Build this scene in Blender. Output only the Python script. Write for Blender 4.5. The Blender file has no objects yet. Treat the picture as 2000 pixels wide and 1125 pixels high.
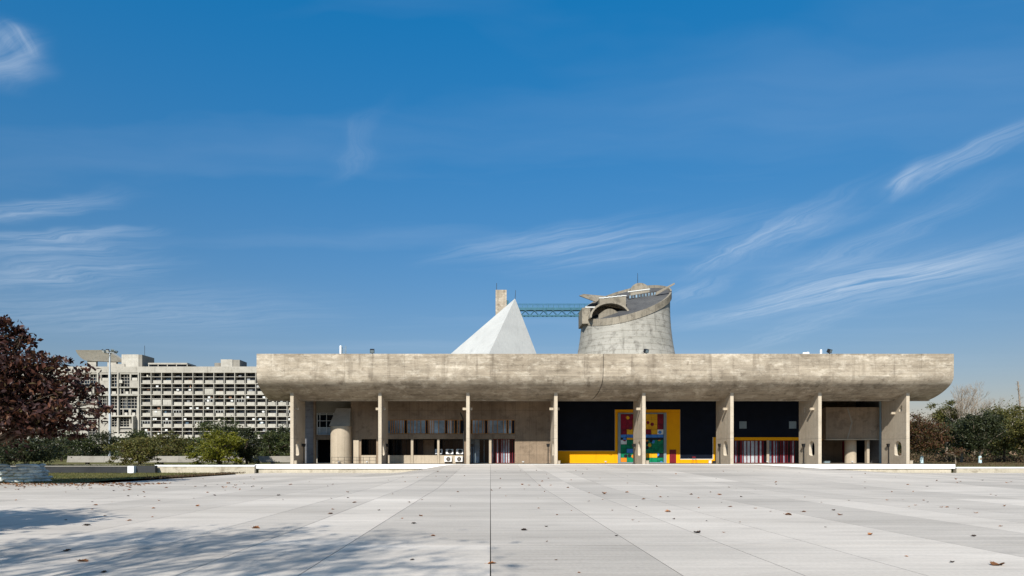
import bpy, bmesh, math, random
import numpy as np
from mathutils import Vector, Matrix
from mathutils.geometry import tessellate_polygon

# ------------------------------------------------------------------ camera, sky, sun, exposure
SC = bpy.context.scene
COL = SC.collection
F, H, VX, VY = 1333.0, 1.75, 958.0, 888.0       # focal length in photo pixels, eye height, vanishing point


def XX(px, d): return (px - VX) * d / F


def ZZ(py, d): return H + (VY - py) * d / F


cam = bpy.data.cameras.new('camera')
camo = bpy.data.objects.new('camera', cam)
COL.objects.link(camo)
camo.location = (0, 0, H)
camo.rotation_euler = (math.radians(90), 0, 0)
cam.sensor_width = 36.0
cam.lens = 36.0 * F / 2000.0
cam.shift_x = (1000 - VX) / 2000.0
cam.shift_y = (VY - 562.5) / 2000.0
cam.clip_start = 0.1
cam.clip_end = 6000
SC.camera = camo

SUN_V = Vector((0.285, 1.0, -0.81)).normalized()
SKY_STRENGTH, SUN_STRENGTH, EXPOSURE = 0.066, 4.4, 0.55
world = bpy.data.worlds.new('World')
SC.world = world
world.use_nodes = True
world.cycles.sampling_method = 'MANUAL'
world.cycles.sample_map_resolution = 256
NT = world.node_tree
NT.nodes.clear()


def wn(t, **k):
    n = NT.nodes.new(t)
    for a, b in k.items():
        setattr(n, a, b)
    return n


def wmath(op, a, b=None, clamp=False):
    n = wn('ShaderNodeMath', operation=op, use_clamp=clamp)
    for i, v in enumerate((a, b)):
        if v is None:
            continue
        if isinstance(v, (int, float)):
            n.inputs[i].default_value = v
        else:
            NT.links.new(v, n.inputs[i])
    return n.outputs[0]


sky = wn('ShaderNodeTexSky', sky_type='NISHITA', sun_disc=False)
sky.sun_elevation = math.radians(38.2)
sky.sun_rotation = math.radians(195.9)
sky.altitude = 320
sky.air_density = 1.0
sky.dust_density = 0.6
sky.ozone_density = 2.2
geo = wn('ShaderNodeTexCoord')
sep = wn('ShaderNodeSeparateXYZ')
NT.links.new(geo.outputs['Generated'], sep.inputs[0])
zc = wmath('MAXIMUM', sep.outputs[2], 0.03)
cmb = wn('ShaderNodeCombineXYZ')
NT.links.new(wmath('DIVIDE', sep.outputs[0], zc), cmb.inputs[0])
NT.links.new(wmath('DIVIDE', sep.outputs[1], zc), cmb.inputs[1])
# wobble the cloud sheet a little so that the streaks bend
wob = wn('ShaderNodeTexNoise')
wob.inputs['Scale'].default_value = 1.9
wob.inputs['Detail'].default_value = 3
NT.links.new(cmb.outputs[0], wob.inputs['Vector'])
wsub = wn('ShaderNodeVectorMath', operation='SUBTRACT')
NT.links.new(wob.outputs['Color'], wsub.inputs[0])
wsub.inputs[1].default_value = (.5, .5, .5)
wsc = wn('ShaderNodeVectorMath', operation='SCALE')
NT.links.new(wsub.outputs[0], wsc.inputs[0])
wsc.inputs['Scale'].default_value = 0.34
wadd = wn('ShaderNodeVectorMath', operation='ADD')
NT.links.new(cmb.outputs[0], wadd.inputs[0])
NT.links.new(wsc.outputs[0], wadd.inputs[1])
PV = wadd.outputs[0]


def cloudp(px, py):
    return Vector(((px - VX) / (VY - py), F / (VY - py)))


total = None


def streak(a, b, w, amt, fib=5.0, seed=0.0):
    """a cirrus streak on the high cloud sheet between two directions"""
    pa, pb = cloudp(*a), cloudp(*b)
    m = (pa + pb) / 2
    u = (pb - pa)
    L = u.length / 2
    ang = math.atan2(u.y, u.x)
    mx, my = (a[0] + b[0]) / 2, (a[1] + b[1]) / 2
    tx, ty = b[0] - a[0], b[1] - a[1]
    tl = math.hypot(tx, ty)
    q = cloudp(mx - ty / tl * w, my + tx / tl * w) - cloudp(mx, my)
    wd = abs(-math.sin(ang) * q.x + math.cos(ang) * q.y)
    mp = wn('ShaderNodeMapping', vector_type='TEXTURE')
    mp.inputs['Location'].default_value = (m.x, m.y, 0)
    mp.inputs['Rotation'].default_value = (0, 0, ang)
    mp.inputs['Scale'].default_value = (L * 1.15, wd, 1)
    NT.links.new(PV, mp.inputs['Vector'])
    ln = wn('ShaderNodeVectorMath', operation='LENGTH')
    NT.links.new(mp.outputs[0], ln.inputs[0])
    mr = wn('ShaderNodeMapRange', interpolation_type='SMOOTHERSTEP')
    mr.inputs['From Min'].default_value = 1.25
    mr.inputs['From Max'].default_value = 0.0
    NT.links.new(ln.outputs['Value'], mr.inputs['Value'])
    deg = math.degrees(ang)
    deg = deg - 180 if deg > 60 else deg
    near = min(FIB, key=lambda g: abs(g - deg))
    GROUPS.setdefault(near, []).append(wmath('MULTIPLY', mr.outputs[0], amt))


FIB = (-15, -34, -62, -82)
GROUPS = {}
streak((1330, 640), (2160, 440), 30, 1.05, 6, 1.3)
streak((1500, 600), (2150, 470), 60, 0.50, 8, 7.3)
streak((1740, 385), (2080, 215), 36, 0.95, 4, 3.1)
streak((1752, 385), (1815, 312), 20, 0.75, 3, 23.1)
streak((1330, 548), (1690, 365), 26, 0.80, 7, 5.2)
streak((1440, 520), (1700, 400), 22, 0.45, 6, 25.2)
streak((840, 512), (1310, 415), 30, 0.62, 7, 2.7)
streak((980, 525), (1560, 425), 44, 0.50, 9, 8.4)
streak((1000, 500), (1300, 440), 14, 0.45, 5, 28.4)
streak((1400, 705), (1800, 540), 26, 0.50, 5, 4.4)
streak((1290, 600), (1440, 530), 24, 0.50, 4, 6.6)
streak((1480, 575), (1990, 340), 36, 0.42, 8, 11.6)
streak((-90, 430), (240, 375), 30, 0.85, 5, 9.1)
streak((-90, 466), (300, 448), 15, 1.1, 5, 12.2)
streak((-90, 500), (310, 470), 26, 0.60, 6, 31.2)
streak((-90, 556), (330, 505), 34, 0.80, 6, 14.8)
streak((-90, 150), (110, 100), 62, 0.95, 3, 16.5)
streak((20, 80), (110, 135), 26, 0.60, 3, 36.5)
streak((630, 370), (770, 200), 34, 0.26, 5, 18.5)
streak((-90, 640), (620, 590), 60, 0.50, 4, 19.5)
for gi, (deg, masks) in enumerate(GROUPS.items()):
    # fibres drawn out along the wind of that part of the sky
    mp2 = wn('ShaderNodeMapping', vector_type='TEXTURE')
    mp2.inputs['Location'].default_value = (gi * 3.7, gi * 1.9, 0)
    mp2.inputs['Rotation'].default_value = (0, 0, math.radians(deg))
    mp2.inputs['Scale'].default_value = (.75, .085, 1)
    NT.links.new(PV, mp2.inputs['Vector'])
    nz = wn('ShaderNodeTexNoise')
    nz.inputs['Scale'].default_value = 1.0
    nz.inputs['Detail'].default_value = 6.5
    nz.inputs['Roughness'].default_value = 0.68
    nz.inputs['Distortion'].default_value = 0.7
    NT.links.new(mp2.outputs[0], nz.inputs['Vector'])
    nr = wn('ShaderNodeMapRange')
    nr.inputs['From Min'].default_value = 0.30
    nr.inputs['From Max'].default_value = 0.80
    NT.links.new(nz.outputs['Fac'], nr.inputs['Value'])
    acc = masks[0]
    for m_ in masks[1:]:
        acc = wmath('ADD', acc, m_)
    o = wmath('MULTIPLY', acc, nr.outputs[0])
    total = o if total is None else wmath('ADD', total, o)
# the rest of the sky carries the same thin cirrus
mpg = wn('ShaderNodeMapping')
mpg.inputs['Rotation'].default_value = (0, 0, 1.05)
mpg.inputs['Scale'].default_value = (.35, 1.5, 1)
NT.links.new(PV, mpg.inputs['Vector'])
ng = wn('ShaderNodeTexNoise')
ng.inputs['Scale'].default_value = 1.0
ng.inputs['Detail'].default_value = 5
NT.links.new(mpg.outputs[0], ng.inputs['Vector'])
gr = wn('ShaderNodeMapRange')
gr.inputs['From Min'].default_value = 0.50
gr.inputs['From Max'].default_value = 0.85
gr.inputs['To Max'].default_value = 0.22
NT.links.new(ng.outputs['Fac'], gr.inputs['Value'])
total = wmath('ADD', total, gr.outputs[0])
fade = wn('ShaderNodeMapRange')
fade.inputs['From Min'].default_value = 0.05
fade.inputs['From Max'].default_value = 0.2
NT.links.new(sep.outputs[2], fade.inputs['Value'])
total = wmath('MULTIPLY', total, fade.outputs[0])
total = wmath('MINIMUM', total, 0.8)
total = wmath('MULTIPLY', total, 0.54)
# the air is clearer overhead than towards the horizon: tint by elevation only
tint = wn('ShaderNodeValToRGB')
te = tint.color_ramp.elements
for pos, c in ((0.0, (.85, .58, .50)), (.14, (1.08, .72, .64)), (.20, (1.46, 1.06, .92)), (.375, (1.32, 2.0, 1.92)), (.56, (.10, 1.20, 1.68))):
    e = te[0] if pos == 0 else (te[1] if pos == .56 else te.new(pos))
    if pos == .56:
        e.position = .56
    e.color = tuple(x / 2.0 for x in c) + (1,)
te[0].position = 0
NT.links.new(sep.outputs[2], tint.inputs[0])
tmul = wn('ShaderNodeMix', data_type='RGBA', blend_type='MULTIPLY')
tmul.inputs['Factor'].default_value = 1
NT.links.new(sky.outputs[0], tmul.inputs['A'])
NT.links.new(tint.outputs[0], tmul.inputs['B'])
hs = wn('ShaderNodeHueSaturation')
hs.inputs['Saturation'].default_value = 1.0
hs.inputs['Value'].default_value = 2.0
NT.links.new(tmul.outputs['Result'], hs.inputs['Color'])
mixc = wn('ShaderNodeMix', data_type='RGBA')
NT.links.new(total, mixc.inputs['Factor'])
NT.links.new(hs.outputs[0], mixc.inputs['A'])
mixc.inputs['B'].default_value = (7.4, 8.4, 9.6, 1)
bg = wn('ShaderNodeBackground')
bg.inputs['Strength'].default_value = SKY_STRENGTH
NT.links.new(mixc.outputs['Result'], bg.inputs['Color'])
wo = wn('ShaderNodeOutputWorld')
NT.links.new(bg.outputs[0], wo.inputs['Surface'])

sl = bpy.data.lights.new('sun', 'SUN')
sl.energy = SUN_STRENGTH
sl.angle = math.radians(0.53)
sl.color = (1.0, 0.955, 0.88)
so = bpy.data.objects.new('sun', sl)
so.rotation_euler = SUN_V.to_track_quat('-Z', 'Y').to_euler()
so.location = (-20, -60, 60)
COL.objects.link(so)
vs = SC.view_settings
vs.view_transform = 'Standard'
vs.look = 'None'
vs.exposure = EXPOSURE
vs.gamma = 1
vs.use_curve_mapping = False
SC.cycles.use_denoising = True
SC.cycles.max_bounces = 4
SC.cycles.transparent_max_bounces = 8

# ------------------------------------------------------------------ mesh helpers
WL = {}


class MB:
    def __init__(s):
        s.v, s.f = [], []

    def add(s, vs_, fs):
        o = len(s.v)
        s.v += [tuple(p) for p in vs_]
        s.f += [tuple(i + o for i in q) for q in fs]
        return s

    def box(s, x0, x1, y0, y1, z0, z1):
        return s.add([(x0, y0, z0), (x1, y0, z0), (x1, y1, z0), (x0, y1, z0),
                      (x0, y0, z1), (x1, y0, z1), (x1, y1, z1), (x0, y1, z1)],
                     [(0, 3, 2, 1), (4, 5, 6, 7), (0, 1, 5, 4), (1, 2, 6, 5), (2, 3, 7, 6), (3, 0, 4, 7)])

    def hexa(s, p):
        return s.add(p, [(0, 3, 2, 1), (4, 5, 6, 7), (0, 1, 5, 4), (1, 2, 6, 5), (2, 3, 7, 6), (3, 0, 4, 7)])

    def bev(s, x0, x1, y0, y1, z0, z1, b=.03):
        """box with chamfered vertical and top front edges"""
        vs_ = []
        for z, i in ((z0, 0), (z1 - b, 0), (z1, b)):
            for (x, y) in ((x0 + b, y0), (x1 - b, y0), (x1, y0 + b), (x1, y1), (x0, y1), (x0, y0 + b)):
                cx, cy = (x0 + x1) / 2, (y0 + y1) / 2
                vs_.append((x + (cx - x) / max(abs(cx - x), 1e-6) * i, y + (cy - y) / max(abs(cy - y), 1e-6) * i, z))
        fs = [(5, 4, 3, 2, 1, 0), (12, 13, 14, 15, 16, 17)]
        for r in (0, 6):
            for k in range(6):
                fs.append((r + k, r + (k + 1) % 6, r + 6 + (k + 1) % 6, r + 6 + k))
        return s.add(vs_, fs)

    def beam(s, a, b, w, h=None, up=(0, 0, 1)):
        a, b = Vector(a), Vector(b)
        h = h or w
        d = (b - a).normalized()
        u = Vector(up)
        if abs(d.dot(u)) > .98:
            u = Vector((1, 0, 0))
        r = d.cross(u).normalized() * (w / 2)
        t = r.cross(d).normalized() * (h / 2)
        return s.hexa([a - r - t, a + r - t, b + r - t, b - r - t, a - r + t, a + r + t, b + r + t, b - r + t])

    def tube(s, pts, rad, n=6):
        pts = [Vector(p) for p in pts]
        if not hasattr(rad, '__len__'):
            rad = [rad] * len(pts)
        vs_, fs = [], []
        for i, p in enumerate(pts):
            d = (pts[min(i + 1, len(pts) - 1)] - pts[max(i - 1, 0)]).normalized()
            ref = Vector((1, 0, 0)) if abs(d.z) > .9 else Vector((0, 0, 1))
            x = d.cross(ref).normalized()
            y = d.cross(x)
            for k in range(n):
                a = 2 * math.pi * k / n
                vs_.append(p + (x * math.cos(a) + y * math.sin(a)) * rad[i])
        for i in range(len(pts) - 1):
            for k in range(n):
                fs.append((i * n + k, i * n + (k + 1) % n, (i + 1) * n + (k + 1) % n, (i + 1) * n + k))
        fs.append(tuple(range(n))[::-1])
        fs.append(tuple((len(pts) - 1) * n + k for k in range(n)))
        return s.add(vs_, fs)

    def lathe(s, prof, cx, cy, n=24, a0=0, a1=2 * math.pi):
        full = abs(a1 - a0 - 2 * math.pi) < 1e-6
        m = n if full else n + 1
        vs_, fs = [], []
        for r, z in prof:
            for k in range(m):
                a = a0 + (a1 - a0) * k / n
                vs_.append((cx + r * math.cos(a), cy + r * math.sin(a), z))
        for i in range(len(prof) - 1):
            for k in range(n):
                k2 = (k + 1) % m
                fs.append((i * m + k, i * m + k2, (i + 1) * m + k2, (i + 1) * m + k))
        return s.add(vs_, fs)

    def extr(s, outer, holes, plane, t0, t1):
        """extrude a 2-D outline with holes; plane 'xz' runs along y, 'yz' along x, 'xy' along z"""
        loops = [outer] + list(holes)

        def P3(p, t):
            return {'xz': (p[0], t, p[1]), 'yz': (t, p[0], p[1]), 'xy': (p[0], p[1], t)}[plane]
        tri = tessellate_polygon([[Vector((p[0], p[1], 0)) for p in l] for l in loops])
        flat = [p for l in loops for p in l]
        n = len(flat)
        vs_ = [P3(p, t0) for p in flat] + [P3(p, t1) for p in flat]
        fs = [tuple(t) for t in tri] + [tuple(i + n for i in t[::-1]) for t in tri]
        o = 0
        for l in loops:
            k = len(l)
            for i in range(k):
                j = (i + 1) % k
                fs.append((o + i, o + j, n + o + j, n + o + i))
            o += k
        return s.add(vs_, fs)

    def ball(s, c, r, nu=8, nv=5):
        r = r if hasattr(r, '__len__') else (r, r, r)
        vs_ = [(c[0], c[1], c[2] - r[2])]
        for i in range(1, nv):
            t = -math.pi / 2 + math.pi * i / nv
            for k in range(nu):
                a = 2 * math.pi * k / nu
                vs_.append((c[0] + r[0] * math.cos(t) * math.cos(a), c[1] + r[1] * math.cos(t) * math.sin(a), c[2] + r[2] * math.sin(t)))
        vs_.append((c[0], c[1], c[2] + r[2]))
        fs = []
        for k in range(nu):
            fs.append((0, 1 + (k + 1) % nu, 1 + k))
            b = 1 + (nv - 2) * nu
            fs.append((b + k, b + (k + 1) % nu, len(vs_) - 1))
        for i in range(nv - 2):
            for k in range(nu):
                a = 1 + i * nu
                fs.append((a + k, a + (k + 1) % nu, a + nu + (k + 1) % nu, a + nu + k))
        return s.add(vs_, fs)


def empty(name, loc):
    o = bpy.data.objects.new(name, None)
    COL.objects.link(o)
    o.location = loc
    o.empty_display_size = .3
    WL[o] = Vector(loc)
    return o


def tag(o, label=None, cat=None, group=None, kind=None):
    if label:
        o['label'] = label
    if cat:
        o['category'] = cat
    if group:
        o['group'] = group
    if kind:
        o['kind'] = kind
    return o


def build(name, mb, mat, parent=None, loc=None, smooth=None, fix=True):
    """one mesh object from world coordinates; its origin is its thing's base"""
    if parent is not None:
        off = WL[parent]
    else:
        off = Vector(loc) if loc is not None else Vector((0, 0, 0))
    me = bpy.data.meshes.new(name)
    me.from_pydata([(v[0] - off.x, v[1] - off.y, v[2] - off.z) for v in mb.v], [], mb.f)
    if fix:
        bm = bmesh.new()
        bm.from_mesh(me)
        bmesh.ops.recalc_face_normals(bm, faces=bm.faces)
        bm.to_mesh(me)
        bm.free()
    if smooth:
        me.shade_smooth()
        me.set_sharp_from_angle(angle=math.radians(smooth))
    me.materials.append(mat)
    o = bpy.data.objects.new(name, me)
    COL.objects.link(o)
    if parent is not None:
        o.parent = parent
    else:
        o.location = off
    WL[o] = off
    return o


def copy_piece(src, parent, delta, name=None):
    """another child with the same mesh, moved by delta"""
    o = bpy.data.objects.new(name or src.name.split('.')[0], src.data)
    COL.objects.link(o)
    o.parent = parent
    o.location = delta
    WL[o] = WL[parent] + Vector(delta)
    return o


# ------------------------------------------------------------------ materials
class NB:
    def __init__(s, name):
        s.m = bpy.data.materials.new(name)
        s.m.use_nodes = True
        s.t = s.m.node_tree
        s.b = s.t.nodes['Principled BSDF']
        s.out = s.t.nodes['Material Output']
        s.tc = s.t.nodes.new('ShaderNodeTexCoord')
        s.oi = s.t.nodes.new('ShaderNodeObjectInfo')

    def n(s, t, **k):
        x = s.t.nodes.new(t)
        for a, b in k.items():
            setattr(x, a, b)
        return x

    def lk(s, a, b):
        s.t.links.new(a, b)

    def noise(s, sc, scale=1.0, detail=5, rough=.55, dist=0.0, shift=True):
        mp = s.n('ShaderNodeMapping')
        mp.inputs['Scale'].default_value = sc
        s.lk(s.tc.outputs['Object'], mp.inputs['Vector'])
        vec = mp.outputs[0]
        x = s.n('ShaderNodeTexNoise')
        x.inputs['Scale'].default_value = scale
        x.inputs['Detail'].default_value = detail
        x.inputs['Roughness'].default_value = rough
        x.inputs['Distortion'].default_value = dist
        s.lk(vec, x.inputs['Vector'])
        return x.outputs['Fac']

    def rng(s, v, a, b, c=0.0, d=1.0):
        x = s.n('ShaderNodeMapRange')
        for i, k in zip(('From Min', 'From Max', 'To Min', 'To Max'), (a, b, c, d)):
            x.inputs[i].default_value = k
        s.lk(v, x.inputs['Value'])
        return x.outputs[0]

    def math(s, op, a, b):
        x = s.n('ShaderNodeMath', operation=op)
        for i, v in enumerate((a, b)):
            if isinstance(v, (int, float)):
                x.inputs[i].default_value = v
            else:
                s.lk(v, x.inputs[i])
        return x.outputs[0]

    def mix(s, f, a, b, mode='MIX'):
        x = s.n('ShaderNodeMix', data_type='RGBA', blend_type=mode)
        for i, v in (('Factor', f), ('A', a), ('B', b)):
            if isinstance(v, (int, float)):
                x.inputs[i].default_value = v
            elif isinstance(v, tuple):
                x.inputs[i].default_value = (*v[:3], 1)
            else:
                s.lk(v, x.inputs[i])
        return x.outputs['Result']

    def scale(s, col, val):
        x = s.n('ShaderNodeVectorMath', operation='SCALE')
        s.lk(col, x.inputs[0])
        s.lk(val, x.inputs['Scale'])
        return x.outputs[0]

    def bump(s, h, strength=.3, dist=.02):
        x = s.n('ShaderNodeBump')
        x.inputs['Strength'].default_value = strength
        x.inputs['Distance'].default_value = dist
        s.lk(h, x.inputs['Height'])
        s.lk(x.outputs[0], s.b.inputs['Normal'])

    def done(s, col, rough=.85, spec=.3):
        if isinstance(col, tuple):
            s.b.inputs['Base Color'].default_value = (*col[:3], 1)
        else:
            s.lk(col, s.b.inputs['Base Color'])
        s.b.inputs['Roughness'].default_value = rough
        s.b.inputs['Specular IOR Level'].default_value = spec
        return s.m


def concrete(name, c1, c2, dirt, boards='h', drip=.5, blot=.5, rnd=.12, board=.16, pits=.5, lift=None):
    """board-marked concrete: pour patches, board lines, run-off stains, pits"""
    k = NB(name)
    big = k.noise((.16, .16, .3), 1, 4, .6)
    mid = k.noise((.9, .9, 1.1), 1, 8, .62, .4)
    col = k.mix(k.rng(big, .35, .66), c1, c2)
    col = k.mix(k.math('MULTIPLY', k.rng(mid, .52, .78), blot), col, dirt)
    if lift:
        lf = k.noise((.75, .75, 1.5), 1, 8, .72, .3)
        col = k.mix(k.rng(lf, .49, .70, 0, .8), col, lift)
        dk = k.noise((1.1, 1.1, 2.0), 1, 8, .75, .3)
        col = k.mix(k.rng(dk, .55, .72, 0, .7), col, dirt)
        ln = k.noise((.5, .5, 11), 1, 3, .7)
        col = k.mix(k.rng(ln, .60, .70, 0, .45), col, dirt)
    bs = (.22, .22, 5.2) if boards == 'h' else (5.2, 5.2, .22)
    bd = k.noise(bs, 1, 4, .7)
    dp = k.noise((1.15, 1.15, .10) if boards != 'f' else (1, 1, 1), 1, 6, .6, .3)
    dp2 = k.noise((.14, .14, .22), 1, 3, .5)
    dr = k.math('MULTIPLY', k.rng(dp, .53, .76), k.rng(dp2, .36, .62))
    col = k.mix(k.math('MULTIPLY', dr, drip), col, dirt)
    pt = k.noise((3.2, 3.2, 6.5), 1, 3, .6)
    col = k.mix(k.math('MULTIPLY', k.rng(pt, .66, .76), pits), col, tuple(x * .45 for x in dirt))
    v = k.math('ADD', k.rng(bd, .3, .7, 1 - board, 1 + board), k.rng(k.oi.outputs['Random'], 0, 1, -rnd, rnd))
    fine = k.noise((7, 7, 9), 1, 3, .6)
    v = k.math('ADD', v, k.rng(fine, .3, .7, -.07, .07))
    col = k.scale(col, v)
    k.bump(k.math('ADD', bd, k.math('MULTIPLY', mid, .8)), .35, .03)
    return k.done(col, .9, .2)


def paint(name, c, var=.1, rough=.6, spec=.35, sc=1.2, rnd=0.0, dirt=None):
    k = NB(name)
    nz = k.noise((sc, sc, sc), 1, 6, .6)
    col = k.mix(k.rng(nz, .3, .72), tuple(x * (1 - var) for x in c), tuple(min(1, x * (1 + var)) for x in c))
    if dirt:
        d2 = k.noise((1.6, 1.6, .25), 1, 6, .65)
        col = k.mix(k.rng(d2, .55, .82, 0, .6), col, dirt)
    if rnd:
        col = k.scale(col, k.rng(k.oi.outputs['Random'], 0, 1, 1 - rnd, 1 + rnd))
    return k.done(col, rough, spec)


def leafmat(name, cols, trans=.25, rough=.6):
    """one of several leaf colours per leaf"""
    k = NB(name)
    g = k.n('ShaderNodeNewGeometry')
    r = k.n('ShaderNodeValToRGB')
    r.color_ramp.interpolation = 'LINEAR'
    while len(r.color_ramp.elements) < len(cols):
        r.color_ramp.elements.new(.5)
    for i, c in enumerate(cols):
        r.color_ramp.elements[i].position = i / max(1, len(cols) - 1)
        r.color_ramp.elements[i].color = (*c, 1)
    k.lk(g.outputs['Random Per Island'], r.inputs[0])
    nz = k.noise((.35, .35, .35), 1, 3)
    col = k.scale(r.outputs[0], k.rng(nz, .3, .7, .75, 1.3))
    k.done(col, rough, .25)
    tr = k.n('ShaderNodeBsdfTranslucent')
    k.lk(col, tr.inputs['Color'])
    mx = k.n('ShaderNodeMixShader')
    mx.inputs[0].default_value = trans
    k.lk(k.b.outputs[0], mx.inputs[1])
    k.lk(tr.outputs[0], mx.inputs[2])
    k.lk(mx.outputs[0], k.out.inputs['Surface'])
    return k.m


def glassy(name, c, rough=.06, spec=.6, rnd=.4):
    k = NB(name)
    nz = k.noise((.7, .7, .9), 1, 3)
    col = k.mix(k.rng(nz, .35, .65), tuple(x * .6 for x in c), tuple(x * 1.5 for x in c))
    col = k.scale(col, k.rng(k.oi.outputs['Random'], 0, 1, 1 - rnd, 1 + rnd))
    return k.done(col, rough, spec)


M = {}
M['roofc'] = concrete('roof_concrete', (.385, .328, .252), (.265, .220, .163), (.085, .064, .044), 'h', .95, .6, .09, .22, .9, lift=(.58, .515, .415))
M['finc'] = concrete('pier_concrete', (.50, .43, .335), (.42, .355, .27), (.18, .135, .09), 'v', .35, .35, .04, .09, .25)
M['wallc'] = concrete('wall_concrete', (.275, .208, .146), (.19, .142, .10), (.07, .052, .038), 'v', .7, .75, .06, .10, .4)
M['darkc'] = concrete('stained_concrete', (.12, .125, .135), (.18, .18, .19), (.03, .033, .04), 'h', .9, .9, .06, .12, .4)
M['cylc'] = concrete('shaft_concrete', (.44, .37, .28), (.38, .32, .24), (.20, .155, .11), 'v', .3, .3, .03, .12, .1)
M['towerc'] = concrete('tower_concrete', (.385, .365, .32), (.30, .285, .245), (.10, .09, .075), 'h', 1.0, .9, .05, .10, .2)
M['collarc'] = concrete('collar_concrete', (.29, .255, .20), (.20, .175, .135), (.05, .044, .035), 'v', .95, .8, .12, .1, .4)
M['rooffelt'] = concrete('tower_roof_covering', (.055, .055, .057), (.085, .084, .082), (.022, .022, .024), 'f', .6, .6, .1, .12, .3)
M['secc'] = concrete('office_concrete', (.43, .40, .345), (.36, .335, .285), (.14, .125, .10), 'h', .8, .4, .09, .06, .2)
M['secp'] = concrete('office_parapet_concrete', (.45, .425, .37), (.37, .345, .295), (.15, .13, .105), 'h', .6, .4, .14, .06, .2)
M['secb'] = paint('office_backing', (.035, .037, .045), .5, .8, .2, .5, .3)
M['pyr'] = concrete('pyramid_render', (.46, .46, .435), (.41, .41, .39), (.30, .30, .285), 'v', .8, .25, .02, .05, .0)
M['white'] = paint('white_paint', (.80, .80, .79), .06, .6, .3, 1.5, 0, (.5, .5, .48))
M['offwhite'] = paint('off_white', (.66, .66, .63), .08, .5, .4, 3, .1)
M['floorc'] = concrete('portico_floor', (.24, .205, .165), (.19, .165, .135), (.11, .095, .075), 'f', .3, .4, .05, .05, .2)
M['rubble'] = concrete('rubble_wall', (.46, .41, .32), (.36, .32, .25), (.16, .13, .09), 'f', .5, .9, .1, .1, .9)
M['parapet'] = concrete('parapet_concrete', (.28, .26, .22), (.23, .21, .18), (.12, .105, .085), 'h', .5, .5, .06, .05, .3)
M['black'] = paint('black_metal', (.012, .012, .013), .2, .5, .4)
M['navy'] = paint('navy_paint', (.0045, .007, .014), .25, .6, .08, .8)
M['yellow'] = paint('yellow_paint', (.76, .335, .003), .05, .55, .08, .8, .02, (.58, .22, .004))
M['maroon'] = paint('maroon_paint', (.15, .009, .016), .15, .5, .2)
M['orange'] = paint('orange_paint', (.42, .17, .012), .15, .5, .3)
M['steelblue'] = paint('bridge_steel', (.025, .115, .165), .2, .5, .4)
M['greysteel'] = paint('grey_steel', (.17, .22, .24), .12, .45, .45)
M['mast'] = paint('galvanised_steel', (.42, .46, .49), .08, .45, .5)
M['glassd'] = glassy('dark_glass', (.006, .008, .011), .08, .14)
M['glassb'] = glassy('blue_glass', (.15, .21, .26), .15, .3, .4)
M['curtain'] = paint('pale_curtain', (.40, .43, .45), .2, .8, .1, 2.5, .15)
M['bark'] = paint('bark', (.09, .07, .052), .35, .9, .1, 3)
M['barkpale'] = paint('pale_bark', (.26, .21, .16), .3, .9, .1, 3)
M['limewash'] = paint('limewash', (.52, .66, .70), .1, .8, .1)
M['bag'] = paint('sandbag_cloth', (.58, .62, .58), .22, .8, .15, 5, .25)

k = NB('paving_concrete')
b1 = k.noise((.07, .32, 1), 1, 5, .6)
b2 = k.noise((.16, 5.5, 1), 1, 6, .7)
b3 = k.noise((.55, 1.5, 1), 1, 8, .66)
b4 = k.noise((.05, .11, 1), 1, 4, .6)
b5 = k.noise((.35, 9, 1), 1, 4, .6)
col = k.mix(k.rng(b1, .34, .66), (.565, .508, .44), (.44, .394, .338))
col = k.mix(k.rng(b4, .47, .66, 0, .6), col, (.325, .294, .255))
col = k.mix(k.rng(b3, .53, .80, 0, .6), col, (.30, .268, .235))
col = k.mix(k.math('MULTIPLY', k.rng(b5, .62, .74, 0, .5), k.rng(b3, .4, .6)), col, (.25, .225, .20))
v = k.math('ADD', k.rng(b2, .28, .72, .86, 1.12), k.rng(k.oi.outputs['Random'], 0, 1, -.17, .08))
spk = k.noise((16, 16, 16), 1, 2, .6)
v = k.math('ADD', v, k.rng(spk, .32, .68, -.06, .06))
col = k.scale(col, v)
k.bump(k.math('ADD', b2, spk), .22, .01)
M['pave'] = k.done(col, .85, .15)
M['joint'] = paint('joint_filler', (.045, .042, .038), .4, .95, .1, 2)

k = NB('grass_ground')
g1 = k.noise((.10, .10, .1), 1, 6, .65)
g2 = k.noise((1.6, 1.6, 1.6), 1, 6, .7)
col = k.mix(k.rng(g1, .36, .64), (.075, .085, .022), (.145, .115, .045))
col = k.scale(col, k.rng(g2, .25, .75, .55, 1.4))
M['ground'] = k.done(col, .95, .1)
M['grass'] = leafmat('grass_blades', [(.06, .075, .015), (.12, .12, .03), (.17, .14, .05), (.08, .09, .02)], .3)

M['leaf_purple'] = leafmat('maroon_leaves', [(.042, .018, .015), (.080, .032, .022), (.056, .030, .028), (.024, .011, .010), (.115, .042, .022), (.07, .055, .022)], .22, .42)
M['leaf_dark'] = leafmat('dark_green_leaves', [(.024, .032, .013), (.044, .052, .020), (.015, .021, .010), (.060, .064, .024)], .2, .5)
M['leaf_mid'] = leafmat('mid_green_leaves', [(.036, .050, .014), (.060, .075, .020), (.024, .035, .012), (.085, .085, .024)], .22, .55)
M['leaf_olive'] = leafmat('olive_leaves', [(.078, .080, .018), (.120, .112, .024), (.048, .054, .014), (.14, .10, .028)], .25, .55)
M['leaf_bright'] = leafmat('bright_green_leaves', [(.125, .135, .010), (.175, .170, .012), (.065, .078, .010), (.20, .175, .018)], .28, .55)
M['leaf_rust'] = leafmat('rusty_leaves', [(.070, .030, .016), (.110, .048, .022), (.045, .022, .012), (.085, .062, .020), (.055, .050, .016)], .22, .55)
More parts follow.
